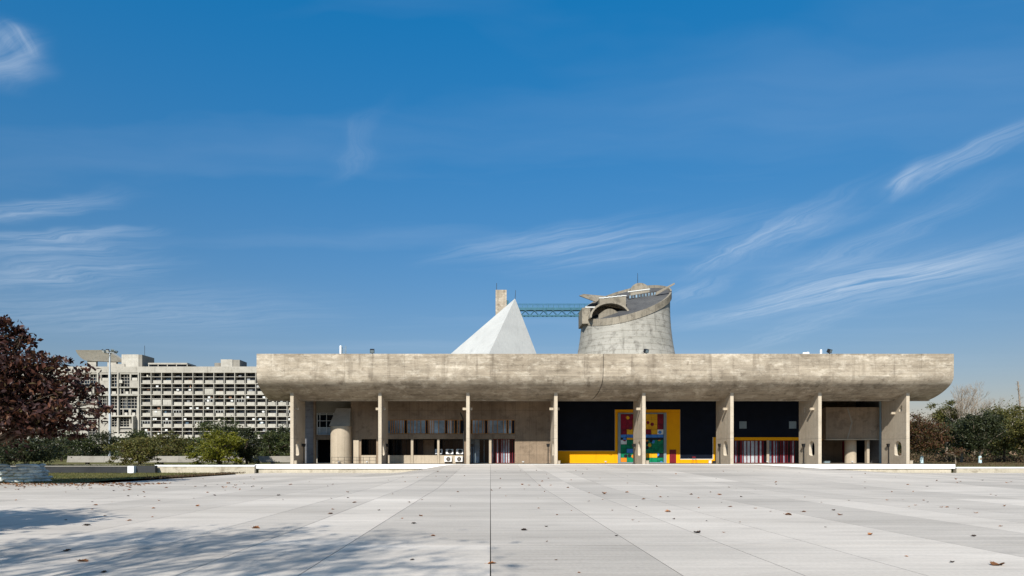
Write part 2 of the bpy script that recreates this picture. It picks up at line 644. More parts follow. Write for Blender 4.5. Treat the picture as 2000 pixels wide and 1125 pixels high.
M['leaf_pale'] = leafmat('yellow_green_leaves', [(.065, .072, .016), (.105, .102, .024), (.13, .11, .035), (.045, .055, .014)], .28, .55)
M['brush'] = leafmat('dry_brush', [(.10, .062, .034), (.07, .045, .026), (.13, .085, .045), (.05, .045, .02)], .2, .7)
M['dryleaf'] = leafmat('dry_leaf', [(.20, .085, .032), (.13, .060, .028), (.26, .12, .045), (.085, .048, .03)], .15, .6)

# ------------------------------------------------------------------ ground and plaza
FLOOR = 0.70
PD = 73.0        # front of the portico platform


def sst(a, b, x):
    t = min(1, max(0, (x - a) / (b - a)))
    return t * t * (3 - 2 * t)


def plaza_z(x, y):
    t = min(1, max(0, (y - 30) / 43.0))
    side = -0.20 * t
    ramp = min(1, max(0, (y - 36) / 37.0)) * (FLOOR - 0.012 + .2)
    w = sst(-10.5, -3.6, x) * (1 - sst(27, 44, x))
    return side + ramp * w * (1 if y > 36 else 0)


def ground_z(x, y):
    if y < 71.2 or (x > 50 and y < 73.8) or (-26.45 < x < 50.2 and y < 97):
        return -.34
    return .44


xs = [-3000, -800, -300, -120, -60, -26.5, -26.4, 0, 50.1, 50.3, 70, 140, 300, 800, 3000]
ys = [-600, -120, -40, 0, 40, 71.1, 71.3, 73.7, 73.9, 96.9, 97.1, 140, 300, 800, 4500]
mb = MB()
for y in ys:
    for x in xs:
        mb.v.append((x, y, ground_z(x, y)))
nx = len(xs)
for j in range(len(ys) - 1):
    for i in range(nx - 1):
        mb.f.append((j * nx + i, j * nx + i + 1, (j + 1) * nx + i + 1, (j + 1) * nx + i))
tag(build('ground', mb, M['ground']), kind='structure')

# lanes: two wide ones in the middle, then narrow, narrow, wide, wide ...
seq = [2.78, 1.77, 1.77, 2.78]
right = [0.0]
i = 0
while right[-1] < 74:
    right.append(right[-1] + seq[i % 4])
    i += 1
left = [0.0]
i = 0
while left[-1] > -62:
    left.append(left[-1] - seq[i % 4])
    i += 1
lanes = sorted(set(left + right))
rows = [-14, 2.5, 13.25, 27, 42, 57.5, PD - .02]
plaza = empty('plaza', (0, 0, 0))
tag(plaza, kind='structure')
mb = MB()
bx = [x for x in lanes]
by = [-14, 10, 30, 36, 42, 50, 58, 66, PD - .02]
for (xa, xb) in zip(bx[:-1], bx[1:]):
    for (ya, yb) in zip(by[:-1], by[1:]):
        if xa < -26.5 and yb > 44:
            continue
        q = [(xa, ya), (xb, ya), (xb, yb), (xa, yb)]
        mb.add([(x, y, plaza_z(x, y) - .05) for x, y in q], [(0, 1, 2, 3)])
build('joint_bed', mb, M['joint'], plaza)
rs = random.Random(4)
GAP = .0085
n_slab = 0
for (xa, xb) in zip(lanes[:-1], lanes[1:]):
    rr = list(rows)
    for (ya, yb) in zip(rr[:-1], rr[1:]):
        off = rs.uniform(-.25, .25)
        xa_, xb_ = xa, xb
        y0, y1 = ya, yb
        if xb < -26.6 or xa < -26.9:          # the lawn takes the corner left of the portico
            if y0 >= 42:
                continue
            if y1 > 42:
                y1 = 42.6
            if y1 == 42:
                y1 = 43.4
        near = min(abs(xa), abs(xb))
        if near > .80 * y1 + 4:
            continue
        m = MB()
        ny = 6
        g = GAP
        top = []
        for j in range(ny + 1):
            y = y0 + g + (y1 - y0 - 2 * g) * j / ny
            for i in range(3):
                x = xa_ + g + (xb_ - xa_ - 2 * g) * i / 2
                top.append((x, y, plaza_z(x, y)))
        n0 = len(top)
        m.v = top + [(p[0], p[1], p[2] - .08) for p in top]
        for j in range(ny):
            for i in range(2):
                a = j * 3 + i
                m.f.append((a, a + 1, a + 4, a + 3))
            m.f.append((j * 3, j * 3 + 3, n0 + j * 3 + 3, n0 + j * 3))
            m.f.append((j * 3 + 2, n0 + j * 3 + 2, n0 + j * 3 + 5, j * 3 + 5))
        for i in range(2):
            m.f.append((i, n0 + i, n0 + i + 1, i + 1))
            m.f.append((ny * 3 + i, ny * 3 + i + 1, n0 + ny * 3 + i + 1, n0 + ny * 3 + i))
        build('paving_slab', m, M['pave'], plaza)
        n_slab += 1
print('slabs', n_slab)

# lawn left of the plaza and its grass
lawn_x0, lawn_x1, lawn_y0, lawn_y1 = -120, -26.55, 43.6, 71.1
mb = MB()
nxl, nyl = 40, 14
rl = random.Random(9)
for j in range(nyl + 1):
    for i in range(nxl + 1):
        x = lawn_x0 + (lawn_x1 - lawn_x0) * (i / nxl)
        y = lawn_y0 + (lawn_y1 - lawn_y0) * j / nyl
        mb.v.append((x, y, plaza_z(-20, y) + .03 + rl.uniform(-.02, .03)))
for j in range(nyl):
    for i in range(nxl):
        a = j * (nxl + 1) + i
        mb.f.append((a, a + 1, a + nxl + 2, a + nxl + 1))
tag(build('lawn', mb, M['ground'], smooth=60), kind='structure')


def leaf_mesh(name, C, U, V, L, Wd, mat, parent=None, loc=None, fold=0.0):
    """many separate kite-shaped leaves: centres C, axes U (length), V (width)"""
    n = len(C)
    U = U * (L[:, None] / 2)
    V = V * (Wd[:, None] / 2)
    Nn = np.cross(U, V)
    Nn /= np.maximum(np.linalg.norm(Nn, axis=1, keepdims=True), 1e-9)
    lift = Nn * (Wd[:, None] * fold)
    P = np.stack([C - U, C + V - U * .15 + lift, C + U, C - V - U * .15 + lift], 1).reshape(-1, 3)
    off = np.array(WL[parent]) if parent is not None else np.array(loc if loc is not None else (0, 0, 0))
    P = P - off
    me = bpy.data.meshes.new(name)
    if fold:
        tri = np.arange(n)[:, None] * 4 + np.array([[0, 1, 2, 0, 2, 3]])
        me.vertices.add(n * 4)
        me.loops.add(n * 6)
        me.polygons.add(n * 2)
        me.loops.foreach_set('vertex_index', tri.ravel().astype(np.int32))
        me.polygons.foreach_set('loop_start', (np.arange(n * 2) * 3).astype(np.int32))
    else:
        me.vertices.add(n * 4)
        me.loops.add(n * 4)
        me.polygons.add(n)
        me.loops.foreach_set('vertex_index', np.arange(n * 4, dtype=np.int32))
        me.polygons.foreach_set('loop_start', (np.arange(n) * 4).astype(np.int32))
    me.vertices.foreach_set('co', P.astype(np.float32).ravel())
    me.update(calc_edges=True)
    me.validate()
    me.materials.append(mat)
    o = bpy.data.objects.new(name, me)
    COL.objects.link(o)
    if parent is not None:
        o.parent = parent
    elif loc is not None:
        o.location = loc
    WL[o] = Vector(off)
    return o


def rand_axes(rg, n, up=.0, droop=.0):
    N = rg.normal(size=(n, 3))
    N[:, 2] += up
    N /= np.linalg.norm(N, axis=1, keepdims=True)
    U = rg.normal(size=(n, 3))
    U[:, 2] -= droop
    U -= N * np.sum(U * N, axis=1, keepdims=True)
    U /= np.maximum(np.linalg.norm(U, axis=1, keepdims=True), 1e-9)
    return U, np.cross(N, U)


def blades(name, x0, x1, y0, y1, zf, n, h, mat, seed, label):
    rg = np.random.default_rng(seed)
    x = rg.uniform(x0, x1, n)
    y = rg.uniform(y0, y1, n)
    z = np.array([zf(a, b) for a, b in zip(x, y)])
    L = rg.uniform(.5, 1.2, n) * h
    U = np.stack([rg.normal(0, .35, n), rg.normal(0, .35, n), np.ones(n)], 1)
    U /= np.linalg.norm(U, axis=1, keepdims=True)
    a = rg.uniform(0, 6.28, n)
    V = np.stack([np.cos(a), np.sin(a), np.zeros(n)], 1)
    C = np.stack([x, y, z + L * .45], 1)
    o = leaf_mesh(name, C, U, V, L, L * .22 + .012, mat)
    return tag(o, label, 'grass', kind='stuff')


blades('lawn_grass', -60, -26.6, 43.8, 71, lambda x, y: plaza_z(-20, y) + .03, 26000, .11, M['grass'], 3,
       'short dry green grass of the lawn left of the plaza')
blades('verge_grass', -60, -26, 76, 88, lambda x, y: .44, 8000, .14, M['grass'], 5,
       'yellow green grass strip behind the low dark wall')
blades('right_verge_grass', 50, 90, 76, 112, lambda x, y: .44, 12000, .18, M['brush'], 6,
       'dry brown grass under the trees on the right')
blades('wall_foot_grass', -27.2, -25.3, 52, 70.5, lambda x, y: plaza_z(-20, y) + .0, 1500, .22, M['brush'], 7,
       'dry weeds growing along the edge of the paving')

# ------------------------------------------------------------------ platform of the portico
XL, XR = XX(498, PD), XX(1866, PD)
plat = empty('platform', (0, PD, 0))
tag(plat, kind='structure')
build('floor_slab', MB().box(XL + .3, XR - .3, PD + .35, 97, .2, FLOOR), M['floorc'], plat)
for a, b in ((XL, -14.2), (-14.2, -3.9), (-3.9, 12.0), (12.0, XX(1589, PD)), (XX(1589, PD), XR)):
    build('white_edge', MB().box(a + .01, b - .01, PD, PD + .37, .26, FLOOR + .015), M['white'], plat)
build('foundation_wall', MB().box(XL + .35, XR - .35, PD + .14, PD + .36, -.5, .255), M['rubble'], plat)

# ------------------------------------------------------------------ portico: trough roof on eight piers
FD, FR = 75.9, 80.7
PROF = [(74.0, 12.69), (74.0, 12.1), (74.0, 11.45), (74.0, 10.8), (74.01, 10.25), (74.1, 9.9), (74.4, 9.5), (74.8, 9.2), (75.3, 8.93), (75.9, 8.65),
        (76.5, 8.43), (77.2, 8.22), (78.05, 8.03)]
RLX, RRX = XX(501, 74), XX(1863, 74)
portico = empty('portico', (12, 75.9, FLOOR))
tag(portico, 'long concrete portico with an upturned trough roof on eight thin piers', 'portico')
back = [(78.05, 7.9), (78.5, 7.9), (79.2, 8.15), (81.4, 8.42), (82.6, 8.8), (83.4, 9.4), (83.8, 10.2), (83.9, 11.6)]


def offset(pr, t):
    out = []
    for i, p in enumerate(pr):
        a = pr[max(0, i - 1)]
        b = pr[min(len(pr) - 1, i + 1)]
        dx, dz = b[0] - a[0], b[1] - a[1]
        l = math.hypot(dx, dz)
        out.append((p[0] - dz / l * t, p[1] + dx / l * t))
    return out


inner = offset(PROF, .10)
core_out = inner + back
core_in = [(83.45, 11.6), (83.3, 10.4), (82.9, 9.8), (82.2, 9.3), (81.2, 8.95), (79.2, 8.65), (78.3, 8.6)] + offset(PROF, .5)[::-1]
roof = build('roof', MB().extr([(d, min(z, 12.66)) for d, z in core_out + core_in], [], 'yz', RLX + .02, RRX - .02), M['roofc'], portico)
joints = [501, 556, 614, 673, 728, 790, 850, 912, 971, 1031, 1089, 1177, 1265, 1330, 1390, 1447, 1503, 1560, 1620, 1678, 1736, 1800, 1863]
inn = offset(PROF, .12)
rp = random.Random(21)
for ja, jb in zip(joints[:-1], joints[1:]):
    xa, xb = XX(ja, 74), XX(jb, 74)
    for (i0, i1) in ((0, 2), (2, 4), (4, 12)):
        m = MB()
        o_ = PROF[i0:i1 + 1]
        n_ = inn[i0:i1 + 1]
        prd = rp.uniform(-.012, .012)
        pts = [(p[0] - prd, p[1]) for p in o_] + n_[::-1]
        g = .005
        if i0 > 0:
            pts[0] = (pts[0][0], pts[0][1] - .006)
        m.extr(pts, [], 'yz', xa + g, xb - g)
        build('concrete_panel', m, M['roofc'], roof, smooth=25)


def arch_hole(cx, cz, w, h, n=7, top=1.0, bot=.35):
    """upright rounded slot in the (depth, height) plane"""
    pts = []
    for i in range(n + 1):
        a = math.pi * i / n
        pts.append((cx + w / 2 * math.cos(a), cz + h / 2 - w / 2 * top + w / 2 * top * math.sin(a)))
    for i in range(n + 1):
        a = math.pi + math.pi * i / n
        pts.append((cx + w / 2 * math.cos(a), cz - h / 2 + w / 2 * bot + w / 2 * bot * math.sin(a)))
    return pts


under = [p for p in PROF if p[0] >= 75.9]
finx = [-22.09 + 9.788 * i for i in range(8)]
uph = {5: (79.2, 6.95, .22, .75), 6: (79.1, 6.9, .3, .8), 7: (76.98, 6.98, .62, .7)}
for i, X in enumerate(finx):
    outline = [(FD, FLOOR), (FD, 8.66)] + [(d, z + .02) for d, z in under[1:]] + [(78.5, 7.95), (79.2, 8.2), (FR, 8.36), (FR, FLOOR)]
    holes = [arch_hole(77.45, 2.45, 1.35, 1.7)]
    if i in uph:
        d0, z0, w0, h0 = uph[i]
        if i == 7:
            holes.append([(d0 - w0 / 2, z0 - h0 / 2), (d0 + w0 / 2, z0 - h0 / 2), (d0 + w0 / 2 - .02, z0 - .1), (d0, z0 + h0 * .3), (d0 - w0 / 2, z0 + h0 / 2)])
        else:
            holes.append(arch_hole(d0, z0, w0, h0))
    # the upper and the lower pour, a hairline joint between
    pier = build('pier', MB().extr(outline, holes, 'yz', X - .182, X + .182), M['finc'], portico)
    bd_, bz_ = (77.0, 6.9) if i < 7 else (78.1, 6.5)
    build('lamp_bracket', MB().box(X + .184, X + .46, bd_ - .15, bd_ + .15, bz_ - .13, bz_ + .14), M['cylc'], pier)
    build('lamp_bracket', MB().box(X - .62, X - .184, bd_ - .15, bd_ + .15, bz_ - .13, bz_ + .14), M['cylc'], pier)
    jm = MB()
    jm.box(X - .186, X + .186, FD - .004, FR - .02, 3.55, 3.575)
    build('pour_joint', jm, M['parapet'], pier)

cable = [(d - .045, z - .03) for d, z in PROF]
pts = []
for j, (d, z) in enumerate(cable):
    t = j / (len(cable) - 1)
    pts.append((12.25 - .15 * t - .55 * t ** 4, d, z))
tag(build('cable', MB().tube(pts, .024, 5), M['black'], loc=pts[-1]), 'dark cable hanging down the curved face of the roof', 'cable')

# ------------------------------------------------------------------ the hall behind the portico
hall = empty('assembly_hall', (12, 84, FLOOR))
tag(hall, 'concrete and dark blue assembly hall wall set back behind the piers', 'building')
BX0, BX1 = -22.2, 47.75
D1, D2 = 82.0, 84.0
SOF = 8.9


def R(px0, px1, py0, py1, d):
    return [(XX(px0, d), ZZ(py1, d)), (XX(px1, d), ZZ(py1, d)), (XX(px1, d), ZZ(py0, d)), (XX(px0, d), ZZ(py0, d))]


# rear mass with its flat roof
build('rear_block', MB().box(BX0, BX1, 92, 170, FLOOR - .5, 11.4), M['wallc'], hall)
build('block_roof', MB().box(BX0 - .3, BX1 + .3, 83.5, 170.1, 11.605, 11.9), M['parapet'], hall)
build('left_wall', MB().box(BX0 + .003, BX0 + .35, 84.35, 91.95, FLOOR, 11.4), M['darkc'], hall)
build('right_wall', MB().box(BX1 - .35, BX1 - .003, 83.3, 91.95, FLOOR, 11.4), M['darkc'], hall)

# bays 1b to 4: concrete wall with a window band above openings
holes = [R(757, 905.5, 820, 847.5, D1), R(919.5, 1005.5, 820, 847.5, D1),
         R(757, 802.5, 857.5, 889, D1), R(807.5, 854, 857.5, 889, D1), R(858.5, 905, 857.5, 889, D1),
         R(705.5, 735, 857.5, 889, D1)]
xA, xB = XX(690.5, D1), XX(1085, D1)
o2 = R(919, 955, 857.5, 906, D1)
o3 = R(960, 1005.5, 857.5, 906, D1)
outer = [(xA, FLOOR), (o2[0][0], FLOOR), (o2[0][0], o2[2][1]), (o2[1][0], o2[2][1]), (o2[1][0], FLOOR),
         (o3[0][0], FLOOR), (o3[0][0], o3[2][1]), (o3[1][0], o3[2][1]), (o3[1][0], FLOOR), (xB, FLOOR), (xB, SOF), (xA, SOF)]
wall = build('wall', MB().extr(outer, holes, 'xz', D1, D1 + .38), M['wallc'], hall)
# formwork joints of the wall, pilaster and low sill walls proud of it
for px, y0, y1 in ((701, 783, 904), (1034, 820, 904), (1048, 820, 904), (1006.5, 783, 857), (960, 783, 818), (836, 783, 818), (800, 783, 818), (870, 783, 818), (940, 783, 818)):
    x = XX(px, D1)
    build('joint', MB().box(x - .009, x + .009, D1 - .003, D1 + .01, max(FLOOR, ZZ(y1, D1)), ZZ(y0, D1)), M['joint'], wall)
for py, a, b in ((801.5, 758, 1080), (859.2, 1008, 1080), (888.6, 1006, 1080)):
    z = ZZ(py, D1)
    build('joint', MB().box(XX(a, D1), XX(b, D1), D1 - .0025, D1 + .01, z - .009, z + .009), M['joint'], wall)
for a, b in ((757, 802.5), (807.5, 854), (858.5, 905), (705.5, 735)):
    build('sill_wall', MB().box(XX(a, D1) + .02, XX(b, D1) - .02, D1 - .06, D1 - .005, FLOOR, ZZ(889.3, D1)), M['cylc'], hall)
for a, b in ((802.7, 807.3), (854.2, 858.3), (955.2, 959.8)):
    build('post', MB().box(XX(a, D1), XX(b, D1), D1 - .14, D1 - .004, FLOOR, ZZ(857.6, D1)), M['cylc'], hall)
build('pilaster', MB().box(XX(690.4, D1), XX(701, D1), D1 - .16, D1 - .004, FLOOR, ZZ(859.5, D1)), M['cylc'], hall)  # pale colour paints in the sun on the pilaster's lower part
build('window_beam', MB().box(XX(755, D1), XX(1006, D1), D1 - .10, D1 - .005, ZZ(857.3, D1), ZZ(848.2, D1)), M['wallc'], hall)
# rooms behind
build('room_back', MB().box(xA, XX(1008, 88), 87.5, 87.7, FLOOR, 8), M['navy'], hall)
build('room_ceiling', MB().box(xA + .02, XX(1006, D1), D1 + .4, 87.4, ZZ(856, D1), ZZ(849, D1)), M['wallc'], hall)
build('inner_wall', MB().box(XX(826, 85), XX(848, 85), 85.0, 85.3, FLOOR, ZZ(858, D1)), M['wallc'], hall)
build('party_wall', MB().box(XX(1006, D1), XX(1006, D1) + .3, D1 + .4, 87.4, FLOOR, 8), M['wallc'], hall)


def glazing(px_list, pane_of, y0, y1, d, mull, mw, parent_name, label=None):
    """upright mullions at the given photo columns with a pane in every gap"""
    fr = build(parent_name, MB().box(XX(px_list[0], d), XX(px_list[-1], d), d - .04, d + .06, ZZ(y0, d) - .06, ZZ(y0, d))
               .box(XX(px_list[0], d), XX(px_list[-1], d), d - .04, d + .06, max(FLOOR, ZZ(y1, d)), max(FLOOR, ZZ(y1, d)) + .06), mull, hall)
    z0, z1 = max(FLOOR, ZZ(y1, d)) + .06, ZZ(y0, d) - .06
    for p in px_list:
        x = XX(p, d)
        build('mullion', MB().box(x - mw / 2, x + mw / 2, d - .09, d + .055, z0, z1), mull, fr)
    for n, (a, b) in enumerate(zip(px_list[:-1], px_list[1:])):
        mt, dd = pane_of(n, a, b)
        build('pane', MB().box(XX(a, d) + mw / 2, XX(b, d) - mw / 2, d + dd, d + dd + .02, z0, z1), mt, fr)
    return fr


def zp(o, lst): return [o + v / 7.26 for v in lst]


rw = random.Random(12)


def pw(n, a, b):
    if abs(b - a) > 4.3 and any(abs(a - q) < 1.2 for q in zp(730, [735, 1010, 1222]) + zp(900, [340, 720])):
        return M['navy'], .0
    return (M['glassb'] if rw.random() < .75 else M['curtain'] if rw.random() < .25 else M['glassd']), .02


glazing(zp(730, [198, 240, 265, 295, 330, 370, 405, 435, 475, 525, 560, 612, 668, 735, 770, 790, 822, 850, 920, 1010, 1045, 1075, 1105, 1143, 1185, 1222, 1270]),
        pw, 820, 847.5, D1 + .12, M['orange'], .06, 'window_band')
glazing(zp(900, [143, 165, 205, 250, 310, 340, 380, 400, 455, 520, 605, 650, 675, 720, 765]), pw, 820, 847.5, D1 + .12, M['orange'], .06, 'window_band')
glazing(zp(900, [140, 205, 262, 330, 398]), lambda n, a, b: (M['glassb'] if n in (0, 1) else M['glassd'], .02), 857.5, 906, D1 + 1.8, M['greysteel'], .07, 'glazed_screen')
glazing(zp(900, [436, 470, 505, 535, 570, 592, 630, 660, 695, 730, 762]), lambda n, a, b: (M['curtain'] if n in (2, 4, 6, 7) else M['glassb'] if n in (0, 5) else M['glassd'], .03),
        857.5, 906, D1 + 1.75, M['maroon'], .09, 'glazed_screen')
for a, b in ((757, 802.5), (807.5, 826), (858.5, 905), (705.5, 735)):
    ps = [a + (b - a) * t / 5 for t in range(6)]
    glazing(ps, lambda n, a_, b_: (M['glassd'], .02), 857.5, 890, 84.5, M['black'], .05, 'glazed_screen')

# bay 1a: stair shaft, stained wall, tall window, recess
DC = 81.4
cx = XX(666, DC)
shaft = build('stair_shaft', MB().lathe([(0, FLOOR), (1.22, FLOOR), (1.22, ZZ(833, DC)), (0, ZZ(833, DC))], cx, DC, 40), M['cylc'], hall, smooth=40)
build('shaft_hood', MB().hexa([(cx - 1.22, DC - .9, ZZ(832.8, DC)), (cx + 1.22, DC - .9, ZZ(832.8, DC)), (cx + 1.22, DC + 1.2, ZZ(832.8, DC)), (cx - 1.22, DC + 1.2, ZZ(832.8, DC)),
                               (cx - .62, DC + .2, ZZ(797, DC)), (cx + 1.1, DC + .2, ZZ(797, DC)), (cx + 1.1, DC + 1.2, ZZ(797, DC)), (cx - .62, DC + 1.2, ZZ(797, DC))]), M['parapet'], shaft)
build('stained_wall', MB().box(XX(596, 81.6), XX(612.5, 81.6), 81.6, 82.0, FLOOR, SOF), M['darkc'], hall)
build('corner_post', MB().box(XX(612.6, 81.6), XX(616.3, 81.6), 81.45, 81.95, FLOOR, SOF), M['wallc'], hall)
D3 = 84.6
build('recess_wall', MB().extr([(XX(612, D3), FLOOR), (XX(692, D3), FLOOR), (XX(692, D3), SOF), (XX(612, D3), SOF)],
                               [R(620, 660, 807, 849, D3), R(620, 650, 859, 903.5, D3)], 'xz', D3, D3 + .3), M['parapet'], hall)
build('landing_edge', MB().box(XX(615.5, 83.2), XX(650, 83.2), 83.2, D3 - .01, ZZ(858.5, 83.2), ZZ(849.2, 83.2)), M['wallc'], hall)
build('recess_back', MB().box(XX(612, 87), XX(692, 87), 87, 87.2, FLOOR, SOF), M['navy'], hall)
tw = build('tall_window', MB().box(XX(619.6, D3), XX(660, D3), D3 - .03, D3 - .001, ZZ(807.6, D3), ZZ(806.8, D3)), M['offwhite'], hall)
wx = [619.8, 625, 638, 651.5, 660]
wy = [807.5, 809.8, 822, 835, 849]
for p in wx:
    build('window_bar', MB().box(XX(p, D3) - .035, XX(p, D3) + .035, D3 - .06, D3 - .002, ZZ(849, D3), ZZ(807, D3)), M['offwhite'], tw)
for q in wy[1:]:
    build('window_bar', MB().box(XX(620, D3), XX(660, D3), D3 - .055, D3 - .004, ZZ(q, D3) - .03, ZZ(q, D3) + .03), M['offwhite'], tw)
for a, b in zip(wx[:-1], wx[1:]):
    for c, e in zip(wy[:-1], wy[1:]):
        build('pane', MB().box(XX(a, D3) + .03, XX(b, D3) - .03, D3 + .02, D3 + .04, ZZ(e, D3) + .02, ZZ(c, D3) - .02), M['curtain'] if e > 840 else M['glassd'], tw)
build('return_wall', MB().box(XX(685, D1), XX(690.3, D1), D1 + .05, 84.5, FLOOR, SOF), M['wallc'], hall)

# door bays: dark blue wall with yellow bands
dw = build('painted_wall', MB().box(XX(1080, D2), XX(1434, D2), D2, D2 + .35, FLOOR, SOF + .4), M['navy'], hall)
build('end_return', MB().box(XX(1081, D1 + .4), XX(1086, D1 + .4), D1 + .39, D2 - .004, FLOOR, SOF), M['wallc'], hall)


def panel(name, a, b, y0, y1, mat, d=D2, pr=.05, z0=None):
    return build(name, MB().box(XX(a, d), XX(b, d), d - pr, d - .003, max(FLOOR + .002, ZZ(y1, d)) if z0 is None else z0, ZZ(y0, d)), mat, dw)


panel('yellow_band', 1087, 1200.8, 880.5, 907, M['yellow'])
panel('yellow_band', 1201, 1328, 800, 806, M['yellow'])
panel('yellow_band', 1201, 1206.3, 806.2, 907, M['yellow'])
panel('yellow_band', 1301, 1328, 806.2, 907, M['yellow'])
panel('yellow_band', 1328.2, 1392, 897.2, 907, M['yellow'])
panel('yellow_band', 1392.2, 1402, 854, 907, M['yellow'])
panel('white_trim', 1328.4, 1392.4, 896.3, 897.2, M['white'], pr=.07)
panel('white_trim', 1391.8, 1392.4, 854, 896.2, M['white'], pr=.07)
panel('white_trim', 1089, 1201, 880, 880.7, M['greysteel'], pr=.06)
panel('white_trim', 1200.4, 1201, 800, 880, M['greysteel'], pr=.06)
panel('white_trim', 1328, 1328.5, 800, 896, M['greysteel'], pr=.07)
side = panel('side_door', 1307.5, 1320.2, 878, 907, M['maroon'], pr=.09)
for a, b in ((1308.3, 1313.6), (1314.1, 1319.4)):
    build('door_leaf', MB().box(XX(a, D2), XX(b, D2), D2 - .12, D2 - .092, FLOOR + .08, ZZ(879, D2)), M['maroon'], side)

# the big entrance door: enamelled steel panels (plain colour blocks)
door = build('entrance_door', MB().box(XX(1206.5, D2), XX(1211.5, D2), D2 - .22, D2 - .01, FLOOR + .002, ZZ(806.4, D2))
             .box(XX(1295.5, D2), XX(1300.8, D2), D2 - .22, D2 - .01, FLOOR + .002, ZZ(806.4, D2))
             .box(XX(1211.6, D2), XX(1295.4, D2), D2 - .2, D2 - .01, ZZ(808.6, D2), ZZ(806.4, D2))
             .box(XX(1211.6, D2), XX(1295.4, D2), D2 - .2, D2 - .01, FLOOR + .002, FLOOR + .12), M['greysteel'], hall)
tag(door, 'tall enamelled steel door in maroon, blue and green')
def enamel(name, base, dark, spots):
    k = NB('enamel_' + name)
    a = k.noise((.9, .9, .9), 1, 4, .6, 1.0)
    col = k.mix(k.rng(a, .48, .58), base, dark)
    vo = k.n('ShaderNodeTexVoronoi')
    vo.inputs['Scale'].default_value = 1.9
    k.lk(k.tc.outputs['Object'], vo.inputs['Vector'])
    rmp = k.n('ShaderNodeValToRGB')
    rmp.color_ramp.interpolation = 'CONSTANT'
    while len(rmp.color_ramp.elements) < len(spots):
        rmp.color_ramp.elements.new(.5)
    for i_, c_ in enumerate(spots):
        rmp.color_ramp.elements[i_].position = i_ / len(spots)
        rmp.color_ramp.elements[i_].color = (*c_, 1)
    sx = k.n('ShaderNodeSeparateColor')
    k.lk(vo.outputs['Color'], sx.inputs[0])
    k.lk(sx.outputs[0], rmp.inputs[0])
    pick = k.math('MULTIPLY', k.math('LESS_THAN', vo.outputs['Distance'], .42), k.math('GREATER_THAN', sx.outputs[1], .55))
    col = k.mix(pick, col, rmp.outputs[0])
    return k.done(col, .45, .12)


RED_, YEL_, BLU_, GRN_, WHT_, BLK_, ORA_ = (.20, .008, .024), (.66, .36, .012), (.05, .20, .55), (.004, .19, .085), (.62, .64, .62), (.012, .014, .02), (.60, .20, .015)
EN = {'r': enamel('maroon', RED_, (.12, .006, .016), [YEL_, RED_, (.10, .02, .03)]), 'y': enamel('yellow', YEL_, (.60, .30, .01), [YEL_, RED_]),
      'b': enamel('blue', BLU_, (.04, .14, .40), [BLU_, WHT_]), 'g': enamel('green', GRN_, (.003, .12, .06), [BLU_, YEL_, ORA_, BLK_, GRN_]),
      'w': enamel('white', WHT_, (.5, .52, .5), [BLK_, RED_, BLU_]), 'k': enamel('black', BLK_, BLK_, [BLU_, BLK_]),
      'o': enamel('orange', ORA_, ORA_, [WHT_, ORA_]), 't': enamel('teal', (.02, .28, .42), BLU_, [GRN_])}
art = ['rrryyyr', 'rryyyyr', 'rryryyr', 'ryrrryw', 'bbbbbbb', 'kyyykkk', 'wgggggg', 'ggggggg', 'gtggggg', 'ggggyyk', 'oggtggg']
hts = [1.15, 1.15, 1.15, 1.15, .7, .5, 1, 1, 1, 1, 1]
zt, zb = ZZ(808.8, D2), FLOOR + .13
tot = sum(hts)
xa, xb = XX(1211.8, D2), XX(1295.2, D2)
zc_ = zt
for row, hh in zip(art, hts):
    dz = (zt - zb) * hh / tot
    for c, ch in enumerate(row):
        w_ = (xb - xa) / 7
        build('enamel_panel', MB().box(xa + c * w_ + .012, xa + (c + 1) * w_ - .012, D2 - .16, D2 - .02, zc_ - dz + .012, zc_ - .012), EN[ch], door)
    zc_ -= dz

# bay 7: dark blue above a maroon glazed screen
build('painted_wall', MB().box(XX(1434.2, D2), XX(1606, D2), D2 + .004, D2 + .35, ZZ(854, D2), SOF + .4), M['navy'], hall)
build('lintel_band', MB().box(XX(1434.2, D2), XX(1606, D2), D2 - .04, D2 + .34, ZZ(860, D2), ZZ(854.1, D2)), M['yellow'], hall)
build('screen_post', MB().box(XX(1497, D2), XX(1501.5, D2), D2 - .12, D2 + .1, FLOOR, ZZ(860.2, D2)), M['cylc'], hall)
for a in (1444, 1541):
    vt = build('vent', MB().box(XX(a, D2), XX(a + 14, D2), D2 - .03, D2 + .0, ZZ(837, D2), ZZ(823, D2)), M['greysteel'], hall)
    for q in range(7):
        z = ZZ(836.5 - q * 1.9, D2)
        build('slat', MB().box(XX(a + .8, D2), XX(a + 13.2, D2), D2 - .055, D2 - .031, z, z + .07), M['greysteel'], vt)
pal = [(530, 560), (580, 615), (635, 670), (695, 725), (760, 775), (950, 965), (1215, 1235)]
ml = [400, 430, 478, 495, 520, 570, 622, 682, 730, 745, 785, 800, 848]
ml2 = [882, 925, 940, 975, 1005, 1050, 1080, 1110, 1140, 1190, 1210, 1240, 1306]


def pm(o):
    def fn(n, a, b):
        m_ = ((a + b) / 2 - o) * 7.26
        if any(q[0] - 8 < m_ < q[1] + 8 for q in pal):
            return M['curtain'], .03
        return (M['glassb'] if (n * 7) % 3 == 0 else M['glassd']), .03
    return fn


glazing(zp(1380, ml), pm(1380), 860.3, 907, D2 + .12, M['maroon'], .085, 'glazed_screen')
glazing(zp(1380, ml2), pm(1380), 860.3, 907, D2 + .12, M['maroon'], .085, 'glazed_screen')
build('screen_back', MB().box(XX(1434, 88), XX(1606, 88), 88, 88.2, FLOOR, 8), M['navy'], hall)

